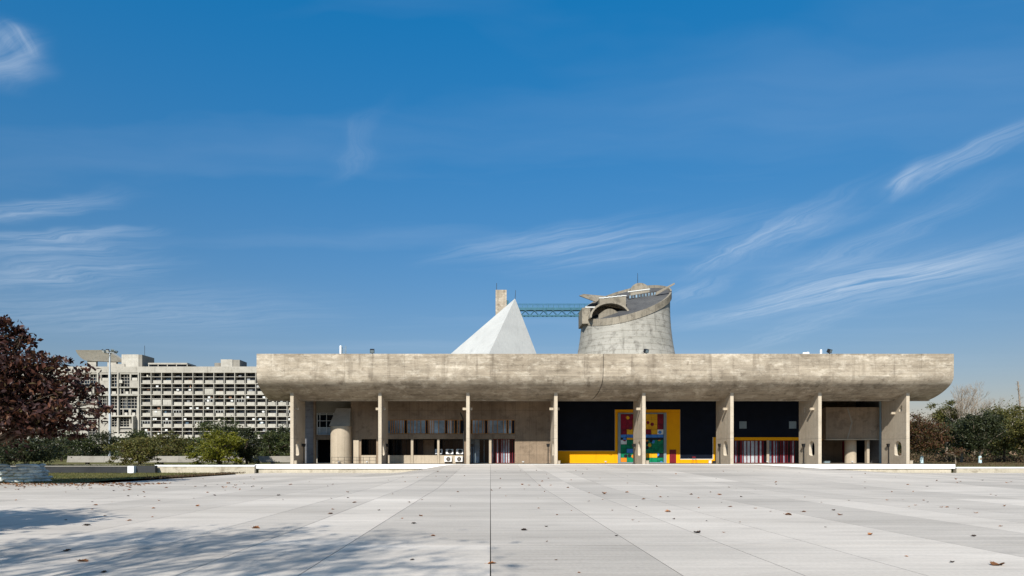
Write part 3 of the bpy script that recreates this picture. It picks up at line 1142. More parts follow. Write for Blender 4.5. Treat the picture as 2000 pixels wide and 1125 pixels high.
# bay 8: hung concrete box over an open hall
D4 = 82.6
bxo = build('hung_box', MB().box(XX(1613, D4), XX(1717, D4), D4, 88, ZZ(857.6, D4), ZZ(795.5, D4)), M['wallc'], hall)
build('box_lit_edge', MB().box(XX(1612.6, D4), XX(1717.3, D4), D4 - .12, D4 + .3, ZZ(859.4, D4), ZZ(857.7, D4)), M['cylc'], bxo)  # paler strip paints a sunlit line along the box's bottom edge
build('box_seam', MB().beam((XX(1655, D4), D4 - .004, ZZ(797, D4)), (XX(1664, D4), D4 - .004, ZZ(825, D4)), .05, .12)
      .beam((XX(1664, D4), D4 - .004, ZZ(825, D4)), (XX(1655, D4), D4 - .004, ZZ(857, D4)), .05, .12), M['parapet'], bxo)
build('open_hall_back', MB().box(XX(1606, 88.5), BX1 - .36, 88.5, 88.7, FLOOR, SOF + 1), M['wallc'], hall)
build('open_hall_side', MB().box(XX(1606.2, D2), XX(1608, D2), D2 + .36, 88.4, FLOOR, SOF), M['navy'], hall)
build('round_column', MB().lathe([(0, FLOOR), (.66, FLOOR), (.66, ZZ(859.6, D4)), (0, ZZ(859.6, D4))], XX(1661, 84.2), 84.2, 28), M['cylc'], hall, smooth=40)
build('corner_post', MB().box(XX(1692.5, 83.2), XX(1697.3, 83.2), 83.1, 83.6, FLOOR, ZZ(859.6, D4)), M['cylc'], hall)
build('dark_opening', MB().box(XX(1671, 86.5), XX(1694, 86.5), 86.5, 86.6, FLOOR, ZZ(859.6, D4)), M['glassd'], hall)
build('red_door_edge', MB().box(XX(1647.5, 86), XX(1650, 86), 86, 86.3, FLOOR, ZZ(862, 86)), M['maroon'], hall)
build('drain_pipe', MB().tube([(XX(1719, 82.3), 82.3, FLOOR), (XX(1719, 82.3), 82.3, SOF - .2)], .11, 8), M['greysteel'], hall)

# ------------------------------------------------------------------ tower, pyramid, service shaft, footbridge on the roof
TD, TX = 135.0, XX(1221.5, 135)
RZ = 11.9


def tr(z): return 8.55 * math.sqrt(1 + ((z - 30.5) / 19.0) ** 2)


def cutz(x, y): return 32.0 + .44 * (y - TD) + .29 * (x - TX)


tower = empty('tower', (TX, TD, RZ))
tag(tower, 'round flaring concrete tower with a slanted roof and winged hoods', 'tower')
mb = MB()
NA = 96
lev = 26
for k_ in range(NA):
    a = 2 * math.pi * k_ / NA
    # height of the slanted rim on this bearing
    zt_ = 31
    for _ in range(8):
        zt_ = cutz(TX + tr(zt_) * math.cos(a), TD + tr(zt_) * math.sin(a))
    zt_ -= 1.0
    for j in range(lev + 1):
        z = RZ + (zt_ - RZ) * j / lev
        r = tr(z)
        mb.v.append((TX + r * math.cos(a), TD + r * math.sin(a), z))
for k_ in range(NA):
    k2 = (k_ + 1) % NA
    for j in range(lev):
        mb.f.append((k_ * (lev + 1) + j, k2 * (lev + 1) + j, k2 * (lev + 1) + j + 1, k_ * (lev + 1) + j + 1))
shell = build('shell', mb, M['towerc'], tower, smooth=50)
# horizontal pour lines round the shell
for q in range(13):
    z = 17.6 + q * 1.18
    m_ = MB()
    for k_ in range(NA):
        a, b = 2 * math.pi * k_ / NA, 2 * math.pi * (k_ + 1) / NA
        zr = cutz(TX + tr(z) * math.cos(a), TD + tr(z) * math.sin(a))
        if z > zr - 1.9 or math.sin(a) > .35:
            continue
        r0 = tr(z) + .018
        zz2 = z + .035
        m_.add([(TX + r0 * math.cos(a), TD + r0 * math.sin(a), z), (TX + r0 * math.cos(b), TD + r0 * math.sin(b), z),
                (TX + r0 * math.cos(b), TD + r0 * math.sin(b), zz2), (TX + r0 * math.cos(a), TD + r0 * math.sin(a), zz2)], [(0, 1, 2, 3)])
    if m_.v:
        build('pour_line', m_, M['collarc'], shell)
# collar in stained panels round the rim
NP = 40
for k_ in range(NP):
    m_ = MB()
    sub = 3
    rows_ = []
    for s_ in range(sub + 1):
        a = 2 * math.pi * (k_ + .015 + .97 * s_ / sub) / NP
        zt_ = 31
        for _ in range(8):
            zt_ = cutz(TX + (tr(zt_) + .3) * math.cos(a), TD + (tr(zt_) + .3) * math.sin(a))
        hgt = 1.4 + .1 * math.sin(a)
        ro = tr(zt_) + .20
        ri = tr(zt_) - .15
        c, s2 = math.cos(a), math.sin(a)
        rows_.append([(TX + ro * c, TD + ro * s2, zt_ - hgt), (TX + ro * c, TD + ro * s2, zt_), (TX + ri * c, TD + ri * s2, zt_), (TX + ri * c, TD + ri * s2, zt_ - hgt)])
    for r_ in rows_:
        m_.v += r_
    for s_ in range(sub):
        o = s_ * 4
        for e in range(4):
            m_.f.append((o + e, o + (e + 1) % 4, o + 4 + (e + 1) % 4, o + 4 + e))
    m_.f.append((0, 1, 2, 3))
    e = sub * 4
    m_.f.append((e, e + 3, e + 2, e + 1))
    build('collar_panel', m_, M['collarc'], tower, smooth=30)
# slanted roof disc
m_ = MB()
for k_ in range(NA):
    a = 2 * math.pi * k_ / NA
    zt_ = 31
    for _ in range(8):
        zt_ = cutz(TX + tr(zt_) * math.cos(a), TD + tr(zt_) * math.sin(a))
    m_.v.append((TX + tr(zt_) * math.cos(a), TD + tr(zt_) * math.sin(a), zt_ - .35))
m_.v.append((TX, TD, cutz(TX, TD) + .5))
for k_ in range(NA):
    m_.f.append((k_, (k_ + 1) % NA, NA))
troof = build('slanted_roof', m_, M['rooffelt'], tower, smooth=40)


def roofz(x, y, up=0.0): return cutz(x, y) - .1 + up


# arched hood facing the plaza
hd = 128.6
hx0, hx1 = XX(1152, hd), XX(1233, hd)
hcx, hw = (hx0 + hx1) / 2, (hx1 - hx0) / 2
hz0, hz1 = ZZ(620, hd), ZZ(588.5, hd)
out_a, in_a = [], []
for i in range(17):
    a = math.pi * i / 16
    out_a.append((hcx - hw * math.cos(a), hz0 + (hz1 - hz0) * math.sin(a)))
    in_a.append((hcx - (hw - .35) * math.cos(a), hz0 + (hz1 - hz0 - .35) * math.sin(a)))
hood = build('arched_hood', MB().extr(out_a + in_a[::-1], [], 'xz', hd, hd + 5.5), M['collarc'], tower, smooth=30)
build('hood_back', MB().extr(in_a, [], 'xz', hd + 3.6, hd + 3.9), M['parapet'], hood)
sg = [(hcx - 2.1, hz0 - .3)] + [(hcx - 2.1 + 4.2 * t / 10, hz0 + .75 + 1.1 * math.sin(math.pi * t / 10)) for t in range(11)] + [(hcx + 2.1, hz0 - .3)]
build('inner_segment', MB().extr(sg, [], 'xz', hd + .9, hd + 1.2), M['collarc'], hood)
# block on top of the hood
b0, b1 = XX(1171, 130), XX(1223, 130)
bz0, bz1 = ZZ(604, 130), ZZ(577.5, 130)
block = build('hood_block', MB().hexa([(b0, 130.2, bz0 + .8), (b1, 130.2, bz0), (b1, 135.4, bz0 + 2), (b0, 135.4, bz0 + 2),
                                       (b0, 130.2, ZZ(583, 130)), (b1, 130.2, bz1), (b1, 135.4, bz1 + .3), (b0, 135.4, bz1 - .3)]), M['collarc'], tower)
m_ = MB()
for t in range(6):
    x = b0 + (b1 - b0) * (t + .5) / 6
    m_.box(x - .5, x + .5, 130.1, 130.5, ZZ(583, 130) + (bz1 - ZZ(583, 130)) * (t + .5) / 6 + .02, ZZ(583, 130) + (bz1 - ZZ(583, 130)) * (t + .5) / 6 + .16)
build('coping', m_, M['offwhite'], block)
# half disc with its rod
dcx, dd_ = XX(1250, 137), 137.0
dz0 = ZZ(567.5, dd_)
dr_ = XX(1268.5, dd_) - dcx
m_ = MB().extr([(dcx - dr_, dz0 - 1.4)] + [(dcx - dr_ * math.cos(math.pi * t / 14), dz0 + 1.55 * math.sin(math.pi * t / 14)) for t in range(15)] + [(dcx + dr_, dz0 - 1.4)], [], 'xz', dd_, dd_ + 1.6)
hdisc = build('half_disc', m_, M['collarc'], tower, smooth=30)
build('rod', MB().tube([(XX(1246.5, dd_), dd_ + .5, dz0 + 1.4), (XX(1246.5, dd_), dd_ + .5, ZZ(532, dd_))], [.06, .035], 5), M['black'], hdisc)
build('gutter', MB().beam((XX(1226, 134), 134, ZZ(570.5, 134)), (XX(1269, 134), 134, ZZ(565, 134)), .5, .16), M['offwhite'], hdisc)
# wing slabs
wl = [(XX(1131, 131), 131.0, ZZ(577.2, 131)), (XX(1140, 131), 131.0, ZZ(574, 131)), (XX(1186, 134), 134.0, ZZ(578.5, 134)), (XX(1164, 131), 131.0, ZZ(589.5, 131))]
m_ = MB()
m_.v = [tuple(p) for p in wl] + [(p[0] + .1, p[1] + .45, p[2] - .02) for p in wl]
m_.f = [(0, 1, 2, 3), (7, 6, 5, 4), (0, 4, 5, 1), (1, 5, 6, 2), (2, 6, 7, 3), (3, 7, 4, 0)]
build('wing', m_, M['collarc'], tower)
wr = [(XX(1281, 133), 133.0, ZZ(577, 133)), (XX(1282, 133), 133.0, ZZ(570.5, 133)), (XX(1317.5, 131), 131.0, ZZ(552.3, 131)), (XX(1318.5, 131), 131.0, ZZ(555, 131))]
m_ = MB()
m_.v = [tuple(p) for p in wr] + [(p[0] - .05, p[1] + .45, p[2] + .05) for p in wr]
m_.f = [(0, 1, 2, 3), (7, 6, 5, 4), (0, 4, 5, 1), (1, 5, 6, 2), (2, 6, 7, 3), (3, 7, 4, 0)]
build('wing', m_, M['collarc'], tower)
# dark ring step with glazing strips under the half disc
m_ = MB()
sx0, sx1 = XX(1228, 134), XX(1283, 134)
skirt = build('clerestory', MB().hexa([(sx0, 134.2, ZZ(584, 134)), (sx1, 134.2, ZZ(577, 134)), (sx1, 137.5, ZZ(577, 134)), (sx0, 137.5, ZZ(584, 134)),
                                       (sx0, 134.2, ZZ(577.5, 134)), (sx1, 134.2, ZZ(567.5, 134)), (sx1, 137.5, ZZ(566, 134)), (sx0, 137.5, ZZ(574, 134))]), M['rooffelt'], tower)
for t in range(9):
    u = (t + .5) / 9
    x = sx0 + (sx1 - sx0) * u
    z0_ = ZZ(584 - 7 * u, 134) + .12
    build('glass_strip', MB().box(x - .16, x + .16, 134.1, 134.19, z0_, z0_ + .55), M['glassb'], skirt)
# doorway lump where the bridge lands
lump = build('bridge_landing', MB().box(XX(1137, 131), XX(1153, 131), 131, 136.5, ZZ(632, 131), ZZ(601, 131)), M['collarc'], tower)
build('landing_roof', MB().ball((XX(1163, 132.5), 134, ZZ(600, 132.5)), (1.7, 1.8, 1.1), 12, 6), M['rooffelt'], lump, smooth=60)
build('coping', MB().box(XX(1143, 131), XX(1163, 131), 130.9, 131.6, ZZ(601, 131), ZZ(599, 131)), M['offwhite'], lump)

PY = 118.0
ap = Vector((XX(1006, PY), PY, ZZ(583, PY)))
pyr = empty('pyramid', (ap.x, PY, RZ))
tag(pyr, 'pale grey smooth pyramid rising behind the roof beside the tower', 'pyramid')
cF = Vector((XX(921, 108), 108, RZ + .01))
cR = Vector((cF.x + 13.9, 119.0, RZ + .01))
cL = Vector((cF.x - 13.6, 123.5, RZ + .01))
cB = cR + cL - cF
m_ = MB()
m_.v = [tuple(ap), tuple(cF), tuple(cR), tuple(cB), tuple(cL)]
m_.f = [(0, 1, 2), (0, 2, 3), (0, 3, 4), (0, 4, 1), (4, 3, 2, 1)]
pb = build('faces', m_, M['pyr'], pyr)
build('rod', MB().tube([tuple(ap - Vector((0, 0, .1))), (ap.x + .1, PY, ZZ(567, PY))], [.05, .035], 5), M['black'], pyr)

SD = 137.0
sh = empty('service_shaft', (XX(979, SD), SD, RZ))
tag(sh, 'plain square concrete lift shaft rising behind the pyramid', 'shaft')
build('shaft', MB().box(XX(968, SD), XX(989.5, SD), SD, SD + 2.4, RZ, ZZ(566, SD)), M['roofc'], sh)
build('rod', MB().tube([(XX(970, SD), SD + .3, ZZ(566, SD)), (XX(970, SD), SD + .3, ZZ(552, SD))], .05, 5), M['black'], sh)
build('bridge_door', MB().box(XX(989.6, SD), XX(994, SD), SD + .3, SD + 2, ZZ(603, SD), ZZ(586, SD)), M['steelblue'], sh)

BD = 136.0
br = empty('footbridge', (XX(1070, BD), BD, ZZ(617.5, BD)))
tag(br, 'blue green steel truss footbridge from the shaft to the tower', 'footbridge')
bx0, bx1 = XX(990, BD), XX(1152, BD)
zt_, zb_ = ZZ(604, BD), ZZ(617, BD)
yA, yB = BD - .45, BD + .45
build('deck', MB().box(bx0, bx1, yA - .1, yB + .1, zt_ - .06, zt_ + .22), M['steelblue'], br)
for y in (yA, yB):
    build('top_chord', MB().box(bx0, bx1, y - .09, y + .09, zt_ - .3, zt_ - .07), M['steelblue'], br)
    build('bottom_chord', MB().box(bx0, bx1, y - .08, y + .08, zb_ - .09, zb_ + .09), M['steelblue'], br)
    n_ = 18
    for t in range(n_):
        xa = bx0 + (bx1 - bx0) * t / n_
        xb = bx0 + (bx1 - bx0) * (t + 1) / n_
        za, zb2 = (zb_ + .08, zt_ - .3) if t % 2 else (zt_ - .3, zb_ + .08)
        build('diagonal', MB().beam((xa, y, za), (xb, y, zb2), .09, .09, (0, 1, 0)), M['steelblue'], br)
    zr = ZZ(594.6, BD)
    rail = build('handrail', MB().tube([(bx0, y, zr), (bx1, y, zr)], .05, 6), M['steelblue'], br)
    for t in range(17):
        x = bx0 + (bx1 - bx0) * t / 16
        build('baluster', MB().box(x - .03, x + .03, y - .03, y + .03, zt_ + .23, zr), M['steelblue'], rail)
    wm = MB()
    for t in range(1, 3):
        z = zt_ + .23 + (zr - zt_ - .23) * t / 3
        wm.box(bx0, bx1, y - .009, y + .009, z - .009, z + .009)
    for t in range(24):
        x = bx0 + (bx1 - bx0) * (t + .5) / 24
        wm.box(x - .009, x + .009, y - .009, y + .009, zt_ + .23, zr)
    build('wire_mesh', wm, M['steelblue'], rail)
for px in (1066, 1114):
    build('hanger', MB().tube([(XX(px, BD), yA - .15, ZZ(602, BD)), (XX(px, BD), yA - .15, ZZ(614.5, BD))], [.05, .1], 6), M['steelblue'], br)

# ------------------------------------------------------------------ the long office block far behind
OD = 325.0
office = empty('office_block', (XX(330, OD), OD, .44))
tag(office, 'long distant concrete office block with rows of sun screen balconies', 'building')
ox1 = XX(700, OD)
ex0, ex1 = XX(-60, OD), XX(275, OD)
ztop, zpar = ZZ(716, OD), ZZ(728, OD)
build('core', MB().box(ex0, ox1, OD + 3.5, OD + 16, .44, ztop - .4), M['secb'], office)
build('parapet', MB().box(ex0, ox1, OD - .25, OD + 4, zpar, ztop), M['secc'], office)
cs = 20.42
cols = [275 + cs * t for t in range(0, 21)]
rows_y = [728.6 + 21.35 * t for t in range(0, 8)]
cw = cs * OD / F
rh = 21.35 * OD / F
for y in rows_y[1:]:
    build('floor_slab', MB().box(ex1 + .003, ox1, OD - .1, OD + 3.1, ZZ(y + .1, OD), ZZ(y - 1.3, OD)), M['secc'], office)
for y in rows_y[:-1]:
    build('mid_rail', MB().box(ex1 + .003, ox1, OD + .05, OD + 1.2, ZZ(y + 7.8, OD), ZZ(y + 6.8, OD)), M['secc'], office)
for p in cols:
    x = XX(p, OD)
    w_ = .14
    build('sun_fin', MB().box(x - w_, x + w_, OD - .3, OD + 3.1, .44, zpar - .01), M['secc'], office)
x0 = XX(cols[0], OD)
zr0 = ZZ(rows_y[0], OD)
# prototypes for one balcony cell, relative to the top left corner of the first cell
pp = MB().box(x0 + .72, x0 + cw - .62, OD + .2, OD + .5, zr0 - rh + .36, zr0 - rh + 1.8)
proto_par = build('balcony_front', pp, M['secp'], office)
mats_g = []
gp = []
for v_ in range(4):
    g_ = MB().box(x0 + .3, x0 + cw - .3, OD + 2.9, OD + 3.0, zr0 - rh + .4, zr0 - .1)
    gp.append(g_)
glm = [glassy('office_glass_a', (.008, .010, .014), .15, .25, .5), glassy('office_glass_b', (.014, .022, .034), .15, .25, .5),
       glassy('office_glass_c', (.03, .035, .04), .2, .25, .5)]
protos_g = [build('glazing', gp[0], glm[v_], office) for v_ in range(3)]
fmb = MB()
for t in range(1, 6):
    x = x0 + .3 + (cw - .6) * t / 6
    fmb.box(x - .05, x + .05, OD + 2.8, OD + 2.89, zr0 - rh + .4, zr0 - .1)
fmb.box(x0 + .3, x0 + cw - .3, OD + 2.8, OD + 2.88, zr0 - rh * .55, zr0 - rh * .55 + .12)
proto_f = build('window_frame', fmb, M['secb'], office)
ro = random.Random(77)
first = True
curt = []
for r_, y in enumerate(rows_y[:-1]):
    for c_ in range(len(cols) - 1):
        dx, dz = c_ * cw, -r_ * rh
        if (r_, c_) == (0, 0):
            pass
        else:
            copy_piece(proto_par, office, (dx, ro.uniform(-.08, .25), dz), 'balcony_front')
            copy_piece(proto_f, office, (dx, 0, dz), 'window_frame')
            copy_piece(protos_g[ro.choice((0, 0, 1, 1, 2))], office, (dx, 0, dz), 'glazing')
for pg in protos_g[1:]:
    pg.location = (0, .06 * (1 + protos_g.index(pg)), 0)
# pale screens and boards on some balconies
scr = build('balcony_screen', MB().box(x0 + .5, x0 + cw - .5, OD + .08, OD + .18, zr0 - rh + .45, zr0 - rh + 3.0), M['secp'], office)
scr.location = (6 * cw, 0, -1 * rh)
for (c_, r_, s_) in ((1, 3, 1), (2, 2, 1), (7, 4, 1), (1, 2, 1)):
    o = copy_piece(scr, office, (c_ * cw, .02, -r_ * rh), 'balcony_screen')
# curtains, boards and clutter that differ from bay to bay
curt_m = [paint('curtain_' + n_, c_, .15, .8, .1, 1, .2) for n_, c_ in (('cream', (.42, .39, .32)), ('grey', (.22, .23, .24)), ('blue', (.10, .16, .22)), ('brown', (.20, .11, .07)))]
for q in range(64):
    c_, r_ = ro.randrange(0, 16), ro.randrange(0, 6)
    w_ = ro.uniform(.6, 2.2)
    xo = x0 + c_ * cw + ro.uniform(.4, cw - .5 - w_)
    hi = ro.random() < .5
    z0_ = zr0 - r_ * rh + (-1.65 if hi else -rh + 1.9)
    dpt = ro.choice((.9, 1.6, 2.4))
    build('curtain', MB().box(xo, xo + w_, OD + dpt, OD + dpt + .1, z0_, z0_ + ro.uniform(.6, 1.4)), ro.choice(curt_m), office)
for q in range(12):
    c_, r_ = ro.randrange(0, 15), ro.randrange(0, 6)
    xo = x0 + c_ * cw
    z0_ = zr0 - (r_ + 1) * rh
    gm = MB()
    for t_ in range(4):
        xx = xo + .6 + (cw - 1.2) * t_ / 3
        gm.box(xx - .05, xx + .05, OD + .12, OD + .2, z0_ + 1.82, z0_ + 3.1)
    gm.box(xo + .55, xo + cw - .55, OD + .12, OD + .2, z0_ + 3.1, z0_ + 3.2)
    build('balcony_glazing', gm, M['offwhite'], office)
# left, taller part with double height openings
zoff = lambda x: 140 + x / 4.69
yoff = lambda y: 660 + y / 4.69
OP = [(20, 66, 335, 447), (82, 163, 332, 447), (169, 238, 332, 447), (272, 345, 335, 392), (362, 430, 332, 447), (447, 530, 332, 447), (545, 612, 335, 390),
      (10, 60, 463, 515), (80, 130, 463, 515), (140, 190, 463, 515), (205, 240, 463, 515), (270, 342, 463, 512), (360, 416, 463, 512), (450, 476, 463, 512), (484, 530, 463, 512), (543, 616, 463, 512),
      (62, 136, 533, 600), (150, 214, 560, 586), (254, 320, 533, 645), (324, 416, 533, 645), (440, 504, 533, 645), (508, 598, 533, 645),
      (60, 130, 655, 710), (150, 215, 655, 710), (260, 320, 655, 710), (372, 415, 655, 710), (440, 466, 655, 708), (475, 521, 655, 708), (545, 592, 655, 708),
      (150, 240, 730, 800), (270, 335, 760, 782), (364, 426, 726, 812), (437, 526, 726, 812), (538, 576, 726, 784), (438, 570, 826, 848), (382, 570, 862, 884),
      (60, 130, 730, 850), (150, 240, 820, 900), (430, 500, 930, 960), (430, 500, 965, 990), (380, 425, 930, 1020), (510, 575, 930, 1020), (270, 335, 900, 950)]
holes = [[(XX(zoff(a), OD), ZZ(yoff(d_), OD)), (XX(zoff(b), OD), ZZ(yoff(d_), OD)), (XX(zoff(b), OD), ZZ(yoff(c), OD)), (XX(zoff(a), OD), ZZ(yoff(c), OD))] for a, b, c, d_ in OP]
ew = build('entrance_front', MB().extr([(ex0, .44), (ex1 - .3, .44), (ex1 - .3, zpar - .01), (ex0, zpar - .01)], holes, 'xz', OD, OD + 1.0), M['secc'], office)
for (a, b, c, d_) in OP:
    xa, xb = XX(zoff(a), OD), XX(zoff(b), OD)
    za, zb2 = ZZ(yoff(d_), OD), ZZ(yoff(c), OD)
    build('glazing', MB().box(xa - .1, xb + .1, OD + 2.2, OD + 2.3, za - .1, zb2 + .1), glm[ro.choice((0, 1, 1, 2))], office)
    if zb2 - za > 3.4 and xb - xa > 2:
        gm = MB()
        for t in range(1, 4):
            z = za + (zb2 - za) * t / 4
            gm.box(xa, xb, OD + .5, OD + .6, z - .08, z + .08)
        for t in range(1, 3):
            x = xa + (xb - xa) * t / 3
            gm.box(x - .07, x + .07, OD + .66, OD + .8, za, zb2)
        build('window_grid', gm, M['secc'], office)
    elif xb - xa > 2:
        gm = MB().box(xa + .5, xb - .5, OD - .12, OD + .4, za - .1, za + (zb2 - za) * .45)
        build('balcony_front', gm, M['secp'], office)
for (a, b, c, d_, t) in ((395, 572, 880, 915, 2.0), (365, 590, 712, 722, 1.6), (430, 468, 385, 415, .5), (240, 632, 448, 458, .5), (240, 632, 516, 530, .5), (150, 240, 516, 528, .5)):
    build('balcony_slab', MB().box(XX(zoff(a), OD), XX(zoff(b), OD), OD - t, OD - .004, ZZ(yoff(d_), OD), ZZ(yoff(c), OD)), M['secp'], office)
for a in (246, 350, 432, 620):
    build('pilaster', MB().box(XX(zoff(a), OD) - .3, XX(zoff(a), OD) + .3, OD - .9, OD - .006, .44, zpar - .02), M['secc'], office)
build('porch_wall', MB().box(XX(zoff(580), OD), XX(zoff(592), OD), OD - 3, OD - .01, .44, ZZ(yoff(722), OD)), M['secc'], office)
# things on its roof, parts of the block
prof = []
for i in range(13):
    t = math.pi * (0.02 + .5 * i / 12)
    prof.append((XX(145, OD) + (1 - math.cos(t)) * 3.9, ZZ(683.5, OD) - math.sin(t) * 4.6))
outl = [(XX(145, OD), ZZ(683, OD))] + prof + [(XX(200, OD), ZZ(703.5, OD)), (XX(228, OD), ZZ(704.5, OD)), (XX(232, OD), ZZ(702, OD)), (XX(206, OD), ZZ(683, OD))]
cm = MB().extr(outl, [], 'xz', OD + 1, OD + 6.5)
cm.v = [(x_, y_ + ((ZZ(683, OD) - z_) * .7 if y_ < OD + 5 else 0), z_) for x_, y_, z_ in cm.v]
canopy = build('curved_canopy', cm, M['secc'], office, smooth=30)
for a, b in ((158.5, 176), (198.5, 216)):
    build('canopy_wall', MB().box(XX(a, OD), XX(b, OD), OD + 4.9, OD + 6.4, ztop, ZZ(700, OD)), M['secc'], canopy)
box1 = build('roof_house', MB().box(XX(233, OD), XX(266.5, OD), OD + 2, OD + 14, ztop, ZZ(691, OD)), M['secp'], office)
build('roof_house', MB().box(XX(266.6, OD), XX(273, OD), OD + 2.2, OD + 14, ztop, ZZ(691.4, OD)), M['parapet'], office)
build('low_roof_house', MB().box(XX(221, OD), XX(240, OD), OD + 1.5, OD + 1.95, ztop, ZZ(710, OD)), M['secc'], office)
pv = build('roof_pavilion', MB().box(XX(285, OD), XX(362, OD), OD + 2, OD + 12, ZZ(710.6, OD), ZZ(707.5, OD)), M['secc'], office)
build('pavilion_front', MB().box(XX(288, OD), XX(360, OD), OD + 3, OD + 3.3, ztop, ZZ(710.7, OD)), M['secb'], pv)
for p in (285.5, 304, 322, 340, 361):
    build('pavilion_post', MB().box(XX(p, OD), XX(p, OD) + .3, OD + 2.1, OD + 2.5, ztop, ZZ(710.7, OD)), M['secc'], pv)
build('water_tank', MB().lathe([(0, ztop), (2.05, ztop), (2.05, ZZ(707, OD)), (0, ZZ(707, OD))], XX(419.5, OD), OD + 5, 20), M['parapet'], office, smooth=40)
build('roof_house', MB().box(XX(428, OD), XX(451, OD), OD + 2, OD + 12, ztop, ZZ(700.8, OD)), M['secp'], office)
build('roof_house', MB().box(XX(451.1, OD), XX(464.5, OD), OD + 2.4, OD + 12, ztop, ZZ(701.3, OD)), M['parapet'], office)
build('roof_mast', MB().tube([(XX(270, OD), OD + 6, ZZ(691, OD)), (XX(270, OD), OD + 6, ZZ(671, OD))], .09, 5), M['black'], office)
# air conditioners hung on the balconies
acm = MB().box(-.55, .55, -.3, 0, -.4, .4)
ac0 = None
for i in range(34):
    c_, r_ = ro.randrange(0, 15), ro.randrange(0, 6)
    if i < 12:
        c_ = (i * 5 + 1) % 15
    x = XX(cols[c_], OD) + ro.uniform(1.0, cw - 1.0)
    z = ZZ(rows_y[r_] + ro.choice((4.6, 11.5)), OD)
    y = OD + .25
    if ac0 is None:
        ac0 = build('air_conditioner', acm, M['offwhite'], loc=(0, 0, 0))
        o = ac0
    else:
        o = bpy.data.objects.new('air_conditioner', ac0.data)
        COL.objects.link(o)
    o.location = (x, y, z)
    tag(o, 'tiny white air conditioner on a balcony of the distant office block', 'air conditioner', 'air conditioners on the office block')

# ------------------------------------------------------------------ low walls left and right
WD = 70.0


def low_wall(name, label, a, b, y0, y1, d, th, mat, cap=None, cat='wall'):
    x0_, x1_ = XX(a, d), XX(b, d)
    w_ = empty(name, ((x0_ + x1_) / 2, d, min(0, ZZ(y1, d))))
    tag(w_, label, cat)
    zt_ = ZZ(y0, d)
    if cap:
        build('wall_body', MB().box(x0_, x1_, d, d + th, ZZ(y1, d) - .3, zt_ - cap), mat, w_)
        nseg = max(1, int((x1_ - x0_) / 4))
        for t in range(nseg):
            build('coping', MB().box(x0_ - .04 + (x1_ - x0_ + .08) * t / nseg + .006, x0_ - .04 + (x1_ - x0_ + .08) * (t + 1) / nseg - .006, d - .07, d + th + .07, zt_ - cap + .003, zt_), M['white'], w_)
    else:
        build('wall_body', MB().box(x0_, x1_, d, d + th, ZZ(y1, d) - .3, zt_), mat, w_)
    return w_


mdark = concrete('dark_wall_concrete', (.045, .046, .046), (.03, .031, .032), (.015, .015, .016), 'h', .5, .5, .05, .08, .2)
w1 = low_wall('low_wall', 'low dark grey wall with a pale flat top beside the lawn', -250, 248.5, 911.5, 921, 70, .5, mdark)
build('coping', MB().box(XX(-250, 70), XX(248.5, 70), 69.95, 72.4, ZZ(911.5, 70) + .003, ZZ(911.5, 70) + .06), M['parapet'], w1)
low_wall('gate_post', 'short white post at the end of the low dark wall', 249, 261, 910.3, 921.5, 69.7, .6, M['white'], None, 'post')
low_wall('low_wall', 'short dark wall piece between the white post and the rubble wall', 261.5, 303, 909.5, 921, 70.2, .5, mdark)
low_wall('rubble_wall', 'pale rubble wall with a white coping left of the portico', 303.5, 497, 908.3, 921.5, 71.0, .5, M['rubble'], .16)
low_wall('rubble_wall', 'beige wall with a white coping at the right end of the plaza', 1868, 2320, 912.2, 922, 73.4, .5, M['rubble'], .14)
PA = 92.0
pw_ = empty('parapet_wall', (XX(300, PA), PA, .44))
tag(pw_, 'long grey concrete parapet behind the bushes on the left', 'wall')
xa, xb = XX(132, PA), XX(640, PA)
n_ = 7
for t in range(n_):
    build('parapet_panel', MB().hexa([(xa + (xb - xa) * t / n_ + .01, PA - .25, ZZ(903, PA)), (xa + (xb - xa) * (t + 1) / n_ - .01, PA - .25, ZZ(903, PA)), (xa + (xb - xa) * (t + 1) / n_ - .01, PA + .6, ZZ(903, PA)), (xa + (xb - xa) * t / n_ + .01, PA + .6, ZZ(903, PA)),
                                      (xa + (xb - xa) * t / n_ + .01, PA, ZZ(890.8, PA)), (xa + (xb - xa) * (t + 1) / n_ - .01, PA, ZZ(890.8, PA)), (xa + (xb - xa) * (t + 1) / n_ - .01, PA + .6, ZZ(890.8, PA)), (xa + (xb - xa) * t / n_ + .01, PA + .6, ZZ(890.8, PA))]), M['parapet'], pw_)
    build('support', MB().box(xa + (xb - xa) * (t + .5) / n_ - .2, xa + (xb - xa) * (t + .5) / n_ + .2, PA + .1, PA + .5, .3, ZZ(903.1, PA)), M['parapet'], pw_)
kerb = empty('kerb', (XX(150, 84), 84, .44))
tag(kerb, kind='structure')
for t in range(10):
    a, b = XX(-30, 84) + 4.2 * t, XX(-30, 84) + 4.2 * (t + 1)
    build('kerb_stone', MB().box(a + .01, b - .01, 84, 84.2, .3, .54), M['parapet'], kerb)

# ------------------------------------------------------------------ trees
def limb_path(rg, a, b, n=5, wob=.08):
    a, b = np.array(a, float), np.array(b, float)
    L = np.linalg.norm(b - a)
    out = []
    for i in range(n + 1):
        t = i / n
        p = a + (b - a) * t
        p[2] += math.sin(t * math.pi) * L * .06
        if 0 < i < n:
            p += rg.normal(0, wob * L / n * 1.4, 3)
        out.append(tuple(p))
    return out


